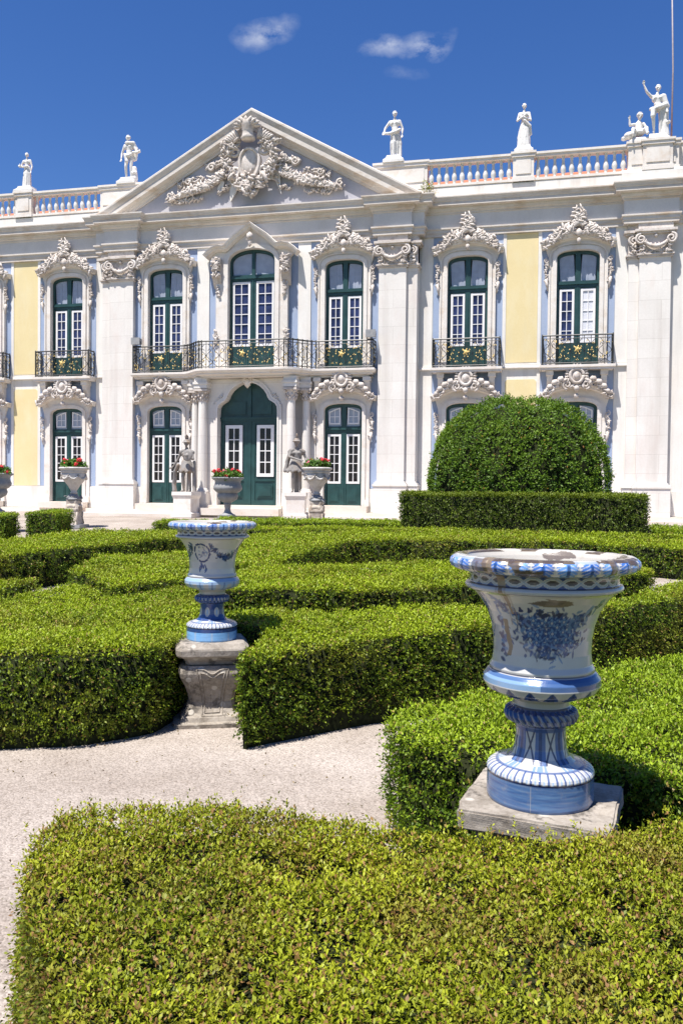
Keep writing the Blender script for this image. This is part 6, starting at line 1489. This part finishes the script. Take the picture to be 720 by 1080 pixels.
def marble_urn(x, y, label, plabel, glabel, seed):
    z0 = gh(y); H = 0.86
    e = empty('urn_pedestal', (x, y, z0), 0.1); tag(e, plabel, 'pedestal', 'tall stained pedestals of the marble urns')
    mb = MB(); mb.box(-0.30, 0.30, -0.30, 0.30, 0, 0.10); mb.build('base_slab', M['lead'], e)
    def sq(prof, n=24):
        b = MB(); v = []
        for (z, h) in prof:
            for k in range(n): a = 2 * PI * (k + .5) / n; ca, sa_ = math.cos(a), math.sin(a); q = (abs(ca) ** 7 + abs(sa_) ** 7) ** (-1 / 7); v.append((h * ca * q, h * sa_ * q, z))
        k = len(prof); b.add(v, [(i * n + j, i * n + (j + 1) % n, (i + 1) * n + (j + 1) % n, (i + 1) * n + j) for i in range(k - 1) for j in range(n)] + [tuple(reversed(range(n))), tuple((k - 1) * n + j for j in range(n))]); return b
    b = sq([(0.1, 0.215), (0.14, 0.205), (0.22, 0.18), (0.34, 0.165), (0.46, 0.18), (0.47, 0.17)])
    for k in (-1, 1):
        for q in (-1, 1): b.tube([(k * 0.19, q * 0.20, 0.12), (k * 0.16, q * 0.17, 0.3), (k * 0.17, q * 0.18, 0.44)], 0.022, 6)
    b.build('lower_block', M['plinthstone'], e)
    b = sq([(0.47, 0.16), (0.48, 0.19), (0.52, 0.195), (0.56, 0.185), (0.66, 0.16), (0.74, 0.165), (0.75, 0.15)])
    for j in range(4):
        a = j * PI / 2
        for i in range(7): t = (i - 3) * 0.3; b.ell((0.17 * math.cos(a) - 0.12 * math.sin(t) * math.sin(a), 0.17 * math.sin(a) + 0.12 * math.sin(t) * math.cos(a), 0.55 + 0.05 * math.cos(t)), (0.03, 0.03, 0.07))
    b.build('shell_block', M['plinthstone'], e)
    b = MB(); rnd = random.Random(seed); b.lathe([(0.15, 0.75), (0.2, 0.77), (0.185, 0.81), (0.12, 0.88), (0.085, 0.93), (0.001, 0.93)], 20); carve_line(b, [(-0.15, -0.1, 0.82), (0.15, -0.1, 0.82)], 0.05, 16, rnd, 0.05); carve_line(b, [(-0.15, 0.1, 0.82), (0.15, 0.1, 0.82)], 0.05, 16, rnd, 0.05)
    b.build('neck', M['lead'], e)
    u = empty('urn', (x, y, z0 + 0.93), 0.1); tag(u, label, 'urn', 'planted urns before the palace')
    b = MB(); b.lathe([(0.001, 0), (0.09, 0), (0.10, 0.03), (0.07, 0.06), (0.10, 0.12), (0.17, 0.24), (0.255, 0.34), (0.315, 0.42), (0.33, 0.50), (0.315, 0.56)], 32, mod=lambda a, z: 1 + (0.025 * abs(math.cos(a * 8)) if 0.15 < z < 0.4 else 0))
    for k in range(8):
        a0 = 2 * PI * k / 8
        for t in np.linspace(0, 1, 9): a = a0 + t * 2 * PI / 8; b.ell((0.325 * math.cos(a), 0.325 * math.sin(a), 0.50 - 0.10 * (1 - (2 * t - 1) ** 2)), (0.035, 0.035, 0.03))
    b.build('bowl', M['planter'], u)
    b = MB(); b.lathe([(0.30, 0.555), (0.335, 0.57), (0.345, 0.60), (0.335, 0.62), (0.36, 0.65), (0.395, 0.665), (0.395, 0.70), (0.37, 0.715), (0.32, 0.70), (0.30, 0.66), (0.001, 0.64)], 32); b.build('rim', M['planter'], u)
    b = MB(); b.lathe([(0.31, 0.66), (0.001, 0.675)], 20); b.build('soil', M['twigs'], u)
    geranium(x, y, z0 + 0.93 + 0.66, 0.30, glabel, seed)
marble_urn(-2.02, -8.4, 'pale marble urn of red flowers in front of the left lower window', 'tall stained stone pedestal standing clear at the left, below the left marble urn', 'red flowers in the marble urn at the left lower window', 3)
marble_urn(4.55, -7.6, 'pale marble urn of red flowers right of the dark soldier statue', 'tall stained stone pedestal right of the portal, below the right marble urn', 'red and pink flowers in the marble urn beside the soldier statue', 4)

# ------------------------------------------------------------------ small things
def floodlight(s, label):
    e = empty('floodlight', (AX + s, -0.78, 6.98)); tag(e, label, 'lamp', 'floodlights on the balcony ends')
    mb = MB(); mb.box(-0.15, 0.15, -0.10, 0.10, 0.09, 0.30); mb.box(-0.17, 0.17, -0.12, -0.10, 0.07, 0.32)
    for i in range(5): mb.box(-0.14 + i * 0.065, -0.12 + i * 0.065, 0.10, 0.14, 0.11, 0.28)
    mb.build('housing', M['lead'], e)
    mb = MB(); mb.tube([(-0.16, 0, 0.2), (-0.16, 0, 0.03), (0.16, 0, 0.03), (0.16, 0, 0.2)], 0.012, 5, False); mb.tube([(0, 0, 0.03), (0, 0, -0.02)], 0.03, 6, False); mb.build('bracket', M['iron'], e)
floodlight(-4.30, 'grey floodlight on the left end of the long central balcony'); floodlight(4.36, 'grey floodlight on the right end of the long central balcony')

e = empty('flagpole', (15.05, 6.0, 14.3)); tag(e, 'thin bare pole rising behind the roof at the right edge', 'pole')
mb = MB(); mb.tube([(0, 0, -0.3), (0.02, 0, 4.0), (-0.14, 0, 9.5)], [0.035, 0.032, 0.026], 8); mb.build('pole', M['pale_lead'], e)
mb = MB(); mb.lathe([(0.001, -0.3), (0.12, -0.3), (0.12, 0.1), (0.06, 0.16), (0.001, 0.16)], 12); mb.build('socket', M['iron'], e)

q = np.random.default_rng(5); n = 60
P = np.stack([q.normal(0, 0.10, n), q.normal(0, 0.08, n), q.uniform(0.0, 0.5, n)], 1); N = norm(np.stack([P[:, 0], P[:, 1], np.full(n, 0.15)], 1))
core = MB(); [core.tube([(0, 0, -0.05), (rx, ry, 0.45)], 0.006, 4) for rx, ry in ((0.05, 0), (-0.08, 0.03), (0.02, -0.06))]
me = leaf_mesh('weed', P, N, 0.08, 3, 1.0, q, (M['leaf_near'], M['twigs']), core, 0.1)
o = bpy.data.objects.new('weed', me); COL.objects.link(o); o.location = (AX + 6.2, -0.42, 11.78); tag(o, 'yellowish weed growing on the cornice at the right foot of the pediment', 'weed')

q = np.random.default_rng(61); nl_ = 700
ax_ = q.uniform(5.6, 9.6, nl_); ay_ = q.uniform(-27.6, -22.4, nl_)
P = np.stack([ax_, ay_, gh_np(ay_) + 0.012], 1); N = norm(q.normal(0, 1, (nl_, 3)) * np.array([1, 1, 0.25]))
core = MB(); core.tube([(6.9, -26.1, 0.006), (6.98, -26.06, 0.008)], 0.002, 4)
me = leaf_mesh('fallen_leaves', P, N, 0.019, 1, 1.0, q, (M['dead_leaf'], M['twigs']), core, 0.002, up_bias=0.0)
o = bpy.data.objects.new('fallen_leaves', me); COL.objects.link(o); tag(o, 'small dry leaves scattered on the gravel', 'leaves', kind='stuff')
